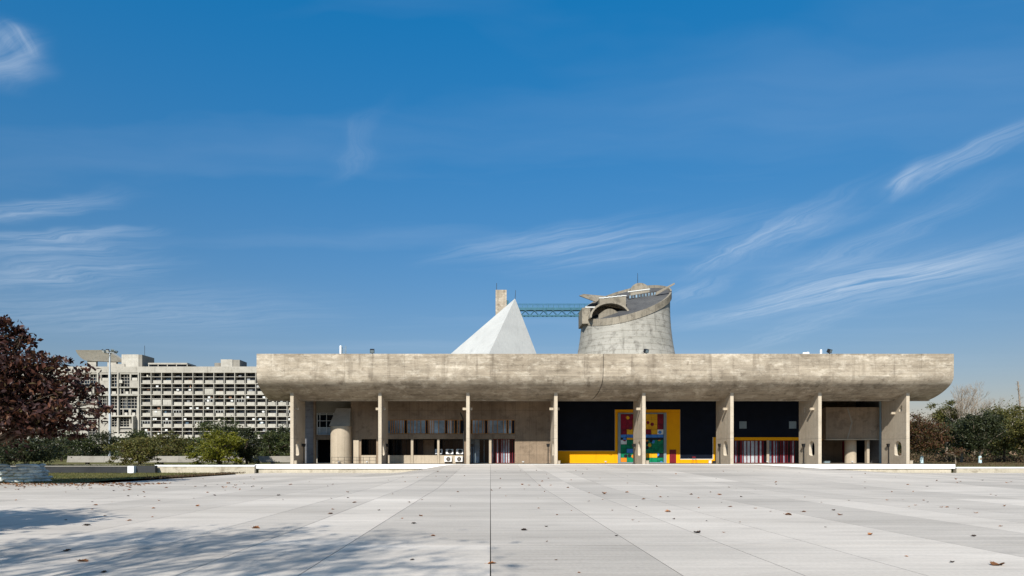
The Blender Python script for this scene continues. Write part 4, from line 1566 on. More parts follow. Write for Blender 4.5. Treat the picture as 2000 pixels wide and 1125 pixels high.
def tree(name, label, cat, base, blobs, n, leaf, mat, seed, trunk_h=2.5, trunk_r=.16, bark='bark', group=None, wash=False, droop=.3, spread=.16, clumps=60, fold=0.0, lean=(0, 0), twigs=0, up=.5):
    rg = np.random.default_rng(seed)
    base = (base[0], base[1], base[2])
    t = empty(name, base)
    tag(t, label, cat, group)
    top = (base[0] + lean[0], base[1] + lean[1], base[2] + trunk_h)
    m = MB()
    pth = limb_path(rg, (base[0], base[1], base[2] - .1), top, 4, .05)
    m.tube(pth, [trunk_r * (1.35 - .5 * i / 4) for i in range(5)], 8)
    tot = sum(b[3] * b[4] * b[5] for b in blobs)
    Cs = []
    for b in blobs:
        c = np.array([base[0] + b[0], base[1] + b[1], base[2] + b[2]])
        r = np.array(b[3:6])
        frac = b[3] * b[4] * b[5] / tot
        kc = max(6, int(clumps * frac))
        nl = int(n * frac)
        dirs = rg.normal(size=(kc, 3))
        dirs /= np.linalg.norm(dirs, axis=1, keepdims=True)
        rad = rg.uniform(.30, 1.0, kc) ** .6
        cc = c + dirs * rad[:, None] * r * .92
        which = rg.integers(0, kc, nl)
        sz = rg.uniform(.7, 1.4, kc)
        p = cc[which] + rg.normal(size=(nl, 3)) * (r * spread)[None, :] * sz[which][:, None] * np.array([1, 1, .75])
        Cs.append(p)
        # limbs reach a few clumps of every lobe
        for q in range(3):
            e = cc[rg.integers(0, kc)]
            s_ = pth[-1] if q else pth[3]
            lp = limb_path(rg, s_, e, 4, .12)
            m.tube(lp, [trunk_r * (.6 - .13 * i) for i in range(5)], 5)
    for q in range(twigs):
        e = Cs[rg.integers(0, len(Cs))]
        e = e[rg.integers(0, len(e))]
        lp = limb_path(rg, pth[-1], e, 4, .2)
        m.tube(lp, [trunk_r * (.3 - .065 * i) for i in range(5)], 4)
    build('trunk', m, M[bark], t, smooth=50)
    if wash:
        build('painted_base', MB().tube([(base[0], base[1], base[2]), (base[0] + lean[0] * .3, base[1], base[2] + 1.1)], [trunk_r * 1.6, trunk_r * 1.4], 8), M['limewash'], t, smooth=50)
    C = np.concatenate(Cs)
    C[:, 2] = np.maximum(C[:, 2], base[2] + .05)
    U, V = rand_axes(rg, len(C), up, droop)
    L = rg.uniform(.65, 1.3, len(C)) * leaf
    leaf_mesh('crown', C, U, V, L, L * rg.uniform(.4, .6, len(C)), mat, t, fold=fold)
    return t


G = .44


def ft(name, label, px, ybot, ytop, wpx, d, mat, seed, n=2600, leaf=.34, trunk_h=2.0, bark='bark', wash=False, lobes=5, low=.12, cat='tree', group=None, clumps=70, trunk_r=.15, twigs=4, z0=G):
    """a tree or bush from its outline in the photo at its own distance"""
    s = d / F
    h = ZZ(ytop, d) - z0
    w = wpx * s / 2
    rg = random.Random(seed)
    bl = []
    zc0 = h * low
    ch = h - zc0
    bl.append((0, 0, zc0 + ch * .5, w * .78, w * .8, ch * .46))
    if low < .05:
        for sx_ in (-.55, 0, .55):
            bl.append((sx_ * w, -.25 * w, h * .16, w * .42, w * .5, h * .2))
    for i in range(lobes):
        a = 2 * math.pi * i / lobes + rg.uniform(-.4, .4)
        rr = rg.uniform(.42, .6)
        hz = zc0 + ch * rg.uniform(.3, .72)
        bl.append((math.cos(a) * w * (1 - rr * .85), math.sin(a) * w * .6, hz, w * rr, w * rr, ch * rg.uniform(.22, .32)))
    bl.append((rg.uniform(-.25, .25) * w, 0, zc0 + ch * .80, w * .45, w * .45, ch * .2))
    return tree(name, label, cat, (XX(px, d), d, z0), bl, int(n * 1.7), leaf * .8, mat, seed, min(trunk_h, h * .5), trunk_r, bark, group, wash, clumps=clumps, twigs=twigs)


LG = 'bushes and trees behind the left wall'
RG_ = 'trees along the right verge'
# left background
ft('dark_bush', 'large dark green bush behind the sandbags under the maroon tree', 52, 908, 846, 170, 80, M['leaf_dark'], 11, 5200, .34, .8, lobes=6, low=.02, cat='bush', group=LG, clumps=120)
ft('dark_bush', 'dark green bush at the far left edge of the photo', -60, 908, 848, 120, 84, M['leaf_dark'], 111, 3000, .34, .8, lobes=6, low=.02, cat='bush', group=LG, clumps=80)
ft('green_tree', 'mid green tree left of the light mast in front of the offices', 120, 900, 830, 110, 132, M['leaf_mid'], 12, 3600, .42, 2, lobes=6, low=.02, group=LG, clumps=90)
ft('green_tree', 'dark green tree directly behind the foot of the light mast', 192, 900, 834, 80, 138, M['leaf_dark'], 13, 3000, .42, 2, lobes=5, low=.02, group=LG, clumps=80)
ft('olive_bush', 'rounded olive and brown bush in front of the grey parapet', 273, 909, 848, 112, 85, M['leaf_olive'], 14, 4600, .30, .8, lobes=6, low=.02, cat='bush', group=LG, clumps=110)
ft('green_tree', 'green tree behind the olive bush below the office porch', 262, 900, 836, 80, 118, M['leaf_mid'], 15, 3200, .38, 1.5, lobes=5, low=.05, group=LG, clumps=80)
ft('olive_tree', 'wide olive green tree between the two front bushes', 330, 900, 840, 110, 112, M['leaf_olive'], 16, 3800, .36, 1.5, lobes=6, low=.03, group=LG, clumps=90)
ft('bright_bush', 'bright yellow green rounded bush in front of the parapet', 428, 909, 840, 112, 84.5, M['leaf_bright'], 17, 5600, .30, .8, lobes=7, low=.02, cat='bush', group=LG, clumps=130)
ft('green_tree', 'green tree with a pointed top behind the bright bush', 440, 900, 814, 100, 128, M['leaf_mid'], 18, 3800, .40, 2, lobes=6, low=.05, group=LG, clumps=80)
ft('dark_bush', 'dark green tree just right of the bright bush', 482, 907, 830, 62, 88.5, M['leaf_dark'], 19, 3400, .32, .8, lobes=5, low=.02, cat='bush', group=LG, clumps=90)
ft('green_tree', 'mid green tree under the left end of the portico roof', 533, 900, 836, 74, 108, M['leaf_mid'], 20, 3400, .36, 1.5, lobes=5, low=.02, group=LG, clumps=80)
ft('green_tree', 'dark green tall tree beside the leftmost pier', 556, 900, 828, 56, 124, M['leaf_dark'], 22, 2800, .38, 2, lobes=5, low=.05, group=LG, clumps=70)
ft('green_tree', 'green tree glimpsed behind the leftmost pier', 604, 900, 834, 60, 118, M['leaf_mid'], 23, 2000, .4, 2, lobes=5, low=.05, group=LG, clumps=60)
# right background
ft('rust_tree', 'rusty brown leaved tree just right of the rightmost pier', 1800, 905, 803, 96, 100, M['leaf_rust'], 31, 6200, .34, 2.2, 'barkpale', True, 6, .13, group=RG_, clumps=140)
ft('tall_tree', 'tall olive tree rising behind the rusty tree', 1848, 905, 780, 66, 128, M['leaf_pale'], 32, 3200, .42, 6, 'barkpale', lobes=5, low=.35, group=RG_, clumps=80, trunk_r=.2)
ft('green_tree', 'dark green tree with a thin pale trunk right of the rusty tree', 1878, 905, 810, 74, 110, M['leaf_dark'], 33, 4600, .38, 2.6, 'barkpale', lobes=6, low=.12, group=RG_, clumps=110)
ft('green_tree', 'broad dark green tree with a whitewashed trunk', 1914, 906, 800, 86, 104, M['leaf_dark'], 34, 5600, .36, 2.4, 'barkpale', True, 6, .13, group=RG_, clumps=130)
ft('green_tree', 'green tree with open branches near the right edge', 1962, 906, 782, 96, 113, M['leaf_pale'], 35, 5000, .40, 3, 'bark', lobes=7, low=.10, group=RG_, clumps=80)
ft('green_tree', 'mid green tree cut by the right edge of the photo', 2015, 906, 800, 90, 106, M['leaf_olive'], 36, 4600, .38, 2.6, 'bark', lobes=6, low=.08, group=RG_, clumps=100)
ft('green_tree', 'dark tree beyond the right edge of the photo', 2085, 906, 790, 110, 112, M['leaf_dark'], 37, 3200, .42, 2.6, 'bark', lobes=6, low=.08, group=RG_, clumps=80)
ft('sapling', 'small purplish sapling leaning beside the rusty tree', 1866, 905, 872, 40, 95, M['leaf_rust'], 38, 500, .26, 1.2, 'barkpale', lobes=4, low=.4, cat='sapling', group=RG_, clumps=24, trunk_r=.07)
ft('back_tree', 'dull green tree filling the gap behind the right trees', 1935, 905, 812, 150, 135, M['leaf_mid'], 39, 4600, .5, 2.4, 'bark', lobes=6, low=.02, group=RG_, clumps=100)
ft('back_tree', 'dull green tree behind the rusty tree and pier', 1790, 905, 822, 150, 138, M['leaf_mid'], 40, 4200, .5, 2.4, 'bark', lobes=6, low=.02, group=RG_, clumps=100)
# dry brush at the foot of the right trees
rg = np.random.default_rng(55)
n = 9000
xs_ = rg.uniform(54, 110, n)
ys_ = rg.uniform(112, 124, n)
hh = np.abs(rg.normal(0, .75, n)) + .1
C = np.stack([xs_, ys_, G + hh], 1)
U, V = rand_axes(rg, n, .0, -.8)
L = rg.uniform(.25, .6, n)
tag(leaf_mesh('dry_brush', C, U, V, L, L * .35, M['brush']), 'dry brown undergrowth below the right hand trees', 'undergrowth', kind='stuff')
# distant belt of woodland closing the view beside and behind the buildings
n = 26000
sx_ = np.where(rg.random(n) < .5, rg.uniform(-150, 10, n), rg.uniform(70, 260, n))
sy_ = rg.uniform(165, 205, n)
hmax = 7 + 2.2 * np.sin(sx_ * .21) + 1.6 * np.sin(sx_ * .57 + 1) + np.where(sx_ < 20, -3.2, 0)
C = np.stack([sx_, sy_, G + hmax * rg.uniform(0, 1, n) ** .8], 1)
U, V = rand_axes(rg, n, .4, .2)
L = rg.uniform(.6, 1.3, n)
tag(leaf_mesh('woodland', C, U, V, L, L * .6, M['leaf_mid']), 'far off belt of green woodland behind the buildings', 'woodland', kind='stuff')


def branch_tree(m, rg, p, d, L, r, depth, tips=None, spread=.55, upb=.12):
    """recursive bare branching"""
    d = d / np.linalg.norm(d)
    n = 3
    pts = [tuple(p)]
    q = p.copy()
    dd = d.copy()
    for i in range(n):
        dd = dd + rg.normal(0, .10, 3)
        dd[2] += upb * .3
        dd /= np.linalg.norm(dd)
        q = q + dd * L / n
        pts.append(tuple(q))
    m.tube(pts, [r * (1 - .32 * i / n) for i in range(n + 1)], 5 if depth > 2 else 3)
    if depth == 0:
        if tips is not None:
            tips.append(q)
        return
    k_ = rg.integers(2, 4)
    for _ in range(k_):
        nd = dd + rg.normal(0, spread, 3)
        nd[2] += upb
        branch_tree(m, rg, q, nd, L * rg.uniform(.66, .86), r * .70, depth - 1, tips, spread, upb)


# bare trees in the right background
for (px, d, ytop, sd, lab) in ((1876, 124, 778, 61, 'leafless grey tree behind the dark green trees'), (1903, 130, 775, 62, 'leafless grey tree with a fan of thin twigs, further right')):
    rg_ = np.random.default_rng(sd)
    t = empty('bare_tree', (XX(px, d), d, G))
    tag(t, lab, 'tree', RG_)
    m = MB()
    hgt = ZZ(ytop, d) - G
    branch_tree(m, rg_, np.array([XX(px, d), d, G - .1]), np.array([.02, 0, 1.0]), hgt * .29, .13, 7, None, .40, .22)
    build('trunk', m, M['barkpale'], t, smooth=60)
d = 118
t = empty('snag', (XX(1999, d), d, G))
tag(t, 'tall leaning bare trunk with stubby twigs at the right edge', 'tree', RG_)
m = MB()
rg_ = np.random.default_rng(63)
bot, top = np.array([XX(2002, d), d, G - .1]), np.array([XX(1988, d), d, ZZ(745, d)])
m.tube([tuple(bot + (top - bot) * i / 8) for i in range(9)], [.16 - .008 * i for i in range(9)], 6)
for i in range(90):
    tt = rg_.uniform(.55, 1)
    p = bot + (top - bot) * tt
    e = p + rg_.normal(0, .28, 3) + np.array([0, 0, .15])
    m.tube([tuple(p), tuple(e)], [.035, .012], 3)
build('trunk', m, M['barkpale'], t)

# ------------------------------------------------------------------ the big maroon tree on the left
TDp = 41.5
tb = (XX(-55, TDp), TDp, plaza_z(-20, TDp))
s = TDp / F


def mb_(px, py, rx, ry, dy=0.0, depth=None):
    return (XX(px, TDp) - tb[0], dy, ZZ(py, TDp) - tb[2], rx * s, (depth or rx) * s, ry * s)


blobs = [mb_(20, 790, 100, 75, 0), mb_(100, 745, 66, 58, .5), mb_(150, 800, 52, 48, -.3), mb_(192, 800, 26, 18, 0), mb_(14, 672, 34, 44, .4), mb_(75, 720, 42, 38, -.6),
         mb_(-60, 700, 90, 80, 0), mb_(-120, 790, 95, 70, .3), mb_(70, 825, 80, 32, -1.2), mb_(20, 745, 70, 60, -1.6), mb_(-30, 640, 50, 40, .2), mb_(110, 700, 22, 16, .4), mb_(40, 655, 8, 20, .3), mb_(100, 840, 55, 18, 1.0), mb_(0, 850, 24, 26, -.5), mb_(165, 760, 30, 24, .6)]
tree('maroon_tree', 'big dark maroon leaved tree at the left edge of the plaza', 'tree', tb, blobs, 17000, .36, M['leaf_purple'], 71, 2.6, .26, 'bark', None, False, .5, .17, 330, .22, twigs=60, up=.3)

# ------------------------------------------------------------------ trees behind the camera that shade the foreground
for bx_, by_, sd_, lab_ in ((-9.6, -6.2, 84, 'bare branched tree beside the photographer, known only by its shadow'), (-11.4, -7.2, 97, 'second bare tree behind the photographer, added to thicken the branch shadow')):
    rg_ = np.random.default_rng(sd_)
    t = empty('bare_tree', (bx_, by_, -.05))  # the second unseen tree is added to fill out the sparse branch shadow
    tag(t, lab_, 'tree')
    m = MB()
    tips = []
    branch_tree(m, rg_, np.array([bx_, by_, -.2]), np.array([.05, .12, 1.0]), 4.7, .2, 7, tips, .40, .08)
    build('trunk', m, M['bark'], t)
    n = len(tips) * 2
    C = np.repeat(np.array(tips), 2, 0) + rg_.normal(0, .40, (n, 3))
    U, V = rand_axes(rg_, n, .2, .4)
    L = rg_.uniform(.12, .30, n)
    leaf_mesh('crown', C, U, V, L, L * .5, M['leaf_rust'], t)
tree('shade_tree', 'dense leafed tree left of the photographer, seen only by its shadow', 'tree', (-18.0, 6.6, -.05),
     [(0, 0, 8, 4.2, 4.0, 2.8), (2.6, .5, 7.4, 2.4, 2.8, 1.8), (-2, 1, 7.6, 2.6, 2.4, 1.8)], 15000, .34, M['leaf_dark'], 91, 5.2, .2, clumps=160)

# ------------------------------------------------------------------ sandbags under the maroon tree
bagm = MB()
nu, nv = 10, 7
for i in range(nu + 1):
    u = -1 + 2 * i / nu
    for j in range(nv):
        a = 2 * math.pi * j / nv
        k_ = (1 - abs(u) ** 2.4) ** .6 if abs(u) < 1 else 0.0
        bagm.v.append((.34 * u, .21 * math.cos(a) * (.35 + .65 * k_), .115 * math.sin(a) * (.12 + .88 * k_)))
for i in range(nu):
    for j in range(nv):
        bagm.f.append((i * nv + j, i * nv + (j + 1) % nv, (i + 1) * nv + (j + 1) % nv, (i + 1) * nv + j))
bagm.f.append(tuple(range(nv)))
bagm.f.append(tuple(nu * nv + j for j in range(nv)))
bag0 = build('sandbag', bagm, M['bag'], loc=(0, 0, 0), smooth=70)
rb = random.Random(31)
usedb = False
zb0 = plaza_z(-20, 43.6)
bcx, bcy = XX(-12, 44.6), 45.2
rown = ['lowest row', 'second row from the ground', 'third row from the ground', 'fourth row from the ground', 'row below the top', 'topmost row']
for r_ in range(6):
    rad = 2.2 - .07 * r_
    nb = 15
    for q in range(nb):
        a = math.radians(-165 + 165 * 1.06 * (q + .5 * (r_ % 2)) / nb)
        if r_ == 5 and q % 4 == 1:
            continue
        x = bcx + rad * 1.42 * math.cos(a) + rb.uniform(-.04, .04)
        y = bcy + rad * .72 * math.sin(a) + rb.uniform(-.12, .10)
        z = zb0 + .11 + r_ * .195 + rb.uniform(-.012, .012)
        o = bag0 if not usedb else bpy.data.objects.new('sandbag', bag0.data)
        if usedb:
            COL.objects.link(o)
        usedb = True
        o.location = (x, y, z)
        ta = math.atan2(.72 * math.cos(a), -1.42 * math.sin(a))
        o.rotation_euler = (rb.uniform(-.2, .2), rb.uniform(-.2, .2), ta + rb.uniform(-.45, .45))
        sc_ = rb.uniform(.85, 1.12)
        o.scale = (sc_, rb.uniform(.9, 1.2), rb.uniform(.9, 1.15))
        tag(o, 'pale woven sandbag in the ' + rown[r_] + ' of the stack by the lawn', 'sandbag', 'sandbags in the stack by the lawn')

# ------------------------------------------------------------------ light mast
MD = 150.0
mx = XX(214.5, MD)
mast = empty('light_mast', (mx, MD, G))
tag(mast, 'tall thin grey floodlight mast in front of the offices', 'light mast')
build('pole', MB().tube([(mx, MD, G), (mx, MD, 9), (mx, MD, ZZ(690, MD))], [.30, .24, .15], 10), M['mast'], mast, smooth=50)
zt_ = ZZ(688, MD)
ring = build('head_frame', MB().tube([(mx + 1.05 * math.cos(a), MD + 1.05 * math.sin(a), zt_) for a in [2 * math.pi * q / 14 for q in range(15)]], .06, 5)
             .beam((mx - 1.05, MD, zt_), (mx + 1.05, MD, zt_), .08).beam((mx, MD - 1.05, zt_), (mx, MD + 1.05, zt_), .08), M['mast'], mast)
for q in range(9):
    a = 2 * math.pi * q / 9
    c = Vector((mx + 1.25 * math.cos(a), MD + 1.25 * math.sin(a), zt_ + .1 + .12 * (q % 3)))
    o_ = Vector((math.cos(a), math.sin(a), -.7)).normalized()
    fl = build('floodlight', MB().beam(tuple(c - o_ * .12), tuple(c + o_ * .28), .62, .5), M['black'] if q % 2 else M['greysteel'], mast)
    build('lens', MB().beam(tuple(c + o_ * .281), tuple(c + o_ * .30), .52, .42), M['offwhite'], fl)

# ------------------------------------------------------------------ floodlights and fittings on the portico floor
def on_floor(px, d): return XX(px, d)


names = ['the leftmost pier', 'the second pier from the left', 'the third pier from the left', 'the fourth pier from the left',
         'the fifth pier, before the big door', 'the sixth pier from the left', 'the seventh pier from the left', 'the rightmost pier']
lpos = [593.5, 756, 922.5, 1070.5, 1238, 1406, 1570, 1736]
for i, px in enumerate(lpos):
    d = 79.2
    x = XX(px, d)
    ht = ZZ(867, d) - FLOOR
    t = empty('floor_lamp', (x, d, FLOOR))
    tag(t, 'black box floodlight on a post beside ' + names[i], 'floodlight', 'post lamps beside the piers')
    build('post', MB().tube([(x, d, FLOOR), (x, d, FLOOR + ht - .3)], .055, 7).lathe([(0, FLOOR + .002), (.2, FLOOR + .002), (.2, FLOOR + .05), (0, FLOOR + .05)], x, d, 10), M['black'], t)
    hb = FLOOR + ht - .34
    build('lamp_head', MB().hexa([(x - .14, d - .12, hb), (x + .14, d - .12, hb), (x + .14, d + .12, hb), (x - .14, d + .12, hb),
                                  (x - .2, d - .2, hb + .36), (x + .2, d - .2, hb + .36), (x + .2, d + .2, hb + .36), (x - .2, d + .2, hb + .36)]), M['black'], t)

# condensers
def condenser(px, py, d, label, on_legs=True):
    s_ = d / F
    x0_, x1_ = XX(px, d), XX(px + 14.6, d)
    z1 = ZZ(py, d)
    z0_ = z1 - .62
    t = empty('air_conditioner', ((x0_ + x1_) / 2, d, z0_))
    tag(t, label, 'air conditioner', 'air conditioners on the hall wall')
    build('casing', MB().bev(x0_, x1_, d - .32, d, z0_, z1, .03), M['white'], t)
    cxx, czz = (x0_ + x1_) / 2 + .04, (z0_ + z1) / 2
    fan = MB()
    nseg = 18
    for r0, r1 in ((.25, .0),):
        vs_ = [(cxx + r0 * math.cos(2 * math.pi * q / nseg), d - .322, czz + r0 * math.sin(2 * math.pi * q / nseg)) for q in range(nseg)]
        fan.add(vs_, [tuple(range(nseg))])
    f_ = build('fan_opening', fan, M['black'], t, fix=False)
    gm = MB()
    for q in range(6):
        a = math.pi * q / 6
        gm.beam((cxx - .25 * math.cos(a), d - .335, czz - .25 * math.sin(a)), (cxx + .25 * math.cos(a), d - .335, czz + .25 * math.sin(a)), .02, .012, (0, 1, 0))
    gm.tube([(cxx + .255 * math.cos(2 * math.pi * q / 16), d - .336, czz + .255 * math.sin(2 * math.pi * q / 16)) for q in range(17)], .014, 4)
    gm.ball((cxx, d - .33, czz), (.08, .02, .08), 8, 4)
    build('fan_guard', gm, M['floorc'] if on_legs else M['black'], t)
    if on_legs:
        build('foot', MB().box(x0_ + .08, x0_ + .16, d - .3, d - .02, FLOOR, z0_), M['black'], t)
        build('foot', MB().box(x1_ - .16, x1_ - .08, d - .3, d - .02, FLOOR, z0_), M['black'], t)


condenser(868, 891.5, D1 - .1, 'white air conditioner on the floor, left of the lit pair')
condenser(889, 891.5, D1 - .1, 'white air conditioner on the floor, right of the lit pair')
condenser(871, 877, D1 + 1.9, 'shaded air conditioner in the opening above the lit left one', False)
condenser(891, 877, D1 + 1.9, 'shaded air conditioner in the opening above the lit right one', False)
condenser(850, 877, D1 + 2.1, 'shaded air conditioner half hidden behind the concrete post', False)
for a, b in ((870, 907), (848, 868)):
    pass

# curved lamp arm in front of the second bay
pts = [(XX(905.5, 80.6), 80.6, FLOOR), (XX(905.5, 80.6), 80.6, ZZ(832, 80.6)), (XX(904.8, 80.6), 80.6, ZZ(820, 80.6)), (XX(902.5, 80.6), 80.6, ZZ(813, 80.6)), (XX(899, 80.6), 80.6, ZZ(806, 80.6))]
t = empty('lamp_arm', pts[0])
tag(t, 'thin black lamp pole with a bent top left of the third pier', 'lamp pole')
build('pole', MB().tube(pts, [.07, .07, .07, .07, .06], 7), M['black'], t, smooth=60)
build('base_plate', MB().lathe([(0, FLOOR + .002), (.16, FLOOR + .002), (.16, FLOOR + .04), (0, FLOOR + .04)], pts[0][0], 80.6, 10), M['black'], t)

# small things on the floor
def floor_box(name, px, d, w, h, dep, mat, label, cat):
    x = XX(px, d)
    t = empty(name, (x, d, FLOOR))
    tag(t, label, cat)
    build('body', MB().bev(x - w / 2, x + w / 2, d, d + dep, FLOOR + .002, FLOOR + h, .025), mat, t)
    build('lid', MB().box(x - w / 2 - .02, x + w / 2 + .02, d - .02, d + dep + .02, FLOOR + h + .001, FLOOR + h + .04), mat, t)


floor_box('stone_block', 576.5, 76.0, .34, .36, .4, M['cylc'], 'small pale block at the foot of the leftmost pier', 'block')
floor_box('stone_block', 1091.8, 76.2, .30, .34, .4, M['cylc'], 'small pale block at the foot of the fourth pier', 'block')
floor_box('stone_block', 1264.9, 76.2, .32, .36, .4, M['cylc'], 'small pale block at the foot of the fifth pier by the door', 'block')
floor_box('stone_block', 1780.5, 76.2, .34, .36, .4, M['cylc'], 'small pale block at the foot of the rightmost pier', 'block')
floor_box('white_box', 1387.3, 83.2, .28, .30, .25, M['white'], 'small white box in front of the yellow skirting', 'box')
floor_box('black_case', 1395.5, 80.0, .36, .28, .3, M['black'], 'black case on the floor beside the sixth pier', 'case')
for px, d, lab in ((1022, 81.2, 'white floor lamp before the plain concrete wall'), (1183, 83.2, 'white floor lamp before the yellow skirting left of the door'), (1664.5, 83.0, 'white floor lamp before the round column'), (661.5, 79.9, 'white floor lamp before the stair shaft'), (717, 80.8, 'white floor lamp before the first sill wall'), (1499, 83.5, 'white floor lamp before the maroon screen')):
    x = XX(px, d)
    t = empty('floor_light', (x, d, FLOOR))
    tag(t, lab, 'floor lamp', 'floor lamps along the hall wall')
    build('stem', MB().tube([(x, d, FLOOR), (x, d, FLOOR + .1)], .04, 6), M['black'], t)
    build('lamp_bowl', MB().lathe([(.03, FLOOR + .08), (.1, FLOOR + .11), (.15, FLOOR + .2), (.17, FLOOR + .27), (0, FLOOR + .25)], x, d, 12), M['white'], t, smooth=50)
# rail in front of the shaft
t = empty('guard_rail', (XX(690, 79.6), 79.6, FLOOR))
tag(t, 'thin low black guard rail in front of the round stair shaft', 'railing')
for zz_ in (.75, .40):
    build('rail_bar', MB().tube([(XX(648, 79.6), 79.6, FLOOR + zz_), (XX(734, 79.6), 79.6, FLOOR + zz_)], .018, 5), M['black'], t)
for q in range(8):
    x = XX(648 + 86 * q / 7, 79.6)
    build('rail_post', MB().tube([(x, 79.6, FLOOR), (x, 79.6, FLOOR + .76)], .022, 5), M['black'], t)
# chair
d = 82.2
x = XX(1356.5, d)
t = empty('chair', (x, d, FLOOR))
tag(t, 'light chair with a thin frame in front of the yellow skirting', 'chair')
build('seat', MB().box(x - .22, x + .22, d - .22, d + .22, FLOOR + .42, FLOOR + .46), M['maroon'], t)
build('backrest', MB().box(x - .22, x + .2, d + .2, d + .23, FLOOR + .66, FLOOR + .82), M['maroon'], t)
for sx, sy in ((-1, -1), (1, -1), (-1, 1), (1, 1)):
    build('leg', MB().tube([(x + sx * .24, d + sy * .23, FLOOR), (x + sx * .19, d + sy * .2, FLOOR + (.82 if sy > 0 else .43))], .017, 5), M['black'], t)
# tool bag on the left of the open hall
floor_box('crate', 1616, 84.6, .7, .22, .4, M['greysteel'], 'low grey crate on the floor of the right open bay', 'crate')

# ------------------------------------------------------------------ fittings on top of the portico roof
ZR = 12.69


def roof_flood(px, label, tilt):
    d = 74.35
    x = XX(px, d)
    t = empty('roof_floodlight', (x, d, ZR))
    tag(t, label, 'floodlight', 'floodlights on the portico roof edge')
    build('bracket', MB().box(x - .05, x + .05, d - .05, d + .05, ZR - .25, ZR + .2).box(x - .24, x + .24, d - .03, d + .03, ZR + .12, ZR + .17), M['black'], t)
    c = Vector((x, d, ZR + .36))
    o_ = Vector((tilt, -1, -.5)).normalized()
    f_ = build('housing', MB().beam(tuple(c + o_ * -.16), tuple(c + o_ * .18), .46, .38), M['black'], t)
    build('lens', MB().beam(tuple(c + o_ * .181), tuple(c + o_ * .2), .38, .3), M['greysteel'], f_)


roof_flood(727, 'small black floodlight on the roof edge, left one', .1)
roof_flood(1262, 'small black floodlight on the roof edge below the tower', .5)
roof_flood(1620, 'small black floodlight on the roof edge, right one', .7)
d = 76
x = XX(669.5, d)
zl = ZR - .8
t = empty('antenna_frame', (x, d, zl))
tag(t, 'white panel antenna on a small lattice frame on the roof', 'antenna')
for a, b in ((-.1, -.2), (.33, -.2), (-.1, .2), (.33, .2)):
    build('leg', MB().box(x + a - .02, x + a + .02, d + b - .02, d + b + .02, zl, ZZ(675.5, d)), M['greysteel'], t)
for q in range(7):
    z = zl + .3 + q * .2
    build('rung', MB().box(x - .1, x + .33, d - .215, d - .185, z, z + .025), M['greysteel'], t)
    build('brace', MB().beam((x - .1, d - .2, z), (x + .33, d - .2, z + .2), .02, .02, (0, 1, 0)), M['greysteel'], t)
build('panel_antenna', MB().bev(x - .34, x - .14, d - .12, d + .12, zl + .5, ZZ(675, d), .04), M['white'], t)
for px, h_, r_, lab in ((1571.5, .30, .24, 'low white dome cap on the roof edge'), (1577.5, .34, .18, 'small white drum beside the dome cap on the roof'), (1603.5, .62, .12, 'slim white cylinder standing on the roof edge')):
    d = 75.4
    x = XX(px, d)
    t = empty('roof_vent', (x, d, 12.0))
    tag(t, lab, 'roof vent')
    build('drum', MB().lathe([(0, 12.0), (r_, 12.0), (r_, 12.72 + h_ * .8), (r_ * .7, 12.74 + h_), (0, 12.76 + h_)], x, d, 14), M['white'], t, smooth=40)
    build('flange', MB().lathe([(r_ + .003, 12.0), (r_ + .08, 12.0), (r_ + .08, 12.1), (r_ + .003, 12.1)], x, d, 14), M['greysteel'], t)

# ------------------------------------------------------------------ fallen leaves
def dry_leaf(seed):
    r_ = random.Random(seed)
    m_ = MB()
    nu_, nv_ = 9, 4
    curl = r_.uniform(1.2, 2.4)
    bend = r_.uniform(-.25, .35)
    for i in range(nu_ + 1):
        t_ = i / nu_
        w_ = (.02 + .36 * math.sin(math.pi * min(1, t_ * 1.02)) ** .7) * (1 + .25 * math.sin(i * 2.4 + seed))
        for j in range(nv_ + 1):
            u_ = -1 + 2 * j / nv_
            xx = t_ - .5
            yy = w_ * u_ * math.cos(u_ * curl * .25)
            zz = .10 + abs(u_) ** 1.6 * w_ * .55 * curl * .5 + bend * (t_ - .5) ** 2 * 1.6 + r_.uniform(-.03, .03)
            m_.v.append((xx, yy, max(.0, zz - .08)))
    for i in range(nu_):
        for j in range(nv_):
            a = i * (nv_ + 1) + j
            m_.f.append((a, a + 1, a + nv_ + 2, a + nv_ + 1))
    m_.tube([(-.72, .03, .10), (-.5, 0, .05)], [.012, .018], 4)
    return m_


def plain(name, cols):
    k_ = NB(name)
    nz = k_.noise((9, 9, 9), 1, 4)
    c = k_.mix(k_.rng(nz, .3, .7), cols[0], cols[1])
    c = k_.scale(c, k_.rng(k_.oi.outputs['Random'], 0, 1, .55, 1.3))
    return k_.done(c, .7, .15)


M['fallen'] = plain('fallen_leaf_brown', ((.34, .145, .055), (.20, .09, .04)))
M['fallen2'] = plain('fallen_leaf_dark', ((.075, .045, .03), (.04, .028, .022)))
lm = []
for q in range(5):
    me_o = build('fallen_leaf', dry_leaf(q + 3), M['fallen'] if q != 2 else M['fallen2'], loc=(0, 0, 0), smooth=80, fix=False)
    lm.append(me_o.data)
    bpy.data.objects.remove(me_o)
# dark variants
for q in (0, 3):
    dme = lm[q].copy()
    dme.materials.clear()
    dme.materials.append(M['fallen2'])
    lm.append(dme)


def plaza_at(px, py):
    d_ = F * H / (py - VY)
    for _ in range(12):
        x_ = XX(px, d_)
        d_ = .5 * d_ + .5 * F * (H - plaza_z(x_, d_)) / (py - VY)
    return XX(px, d_), d_


rf = random.Random(8)
GL = 'dry leaves scattered on the plaza'


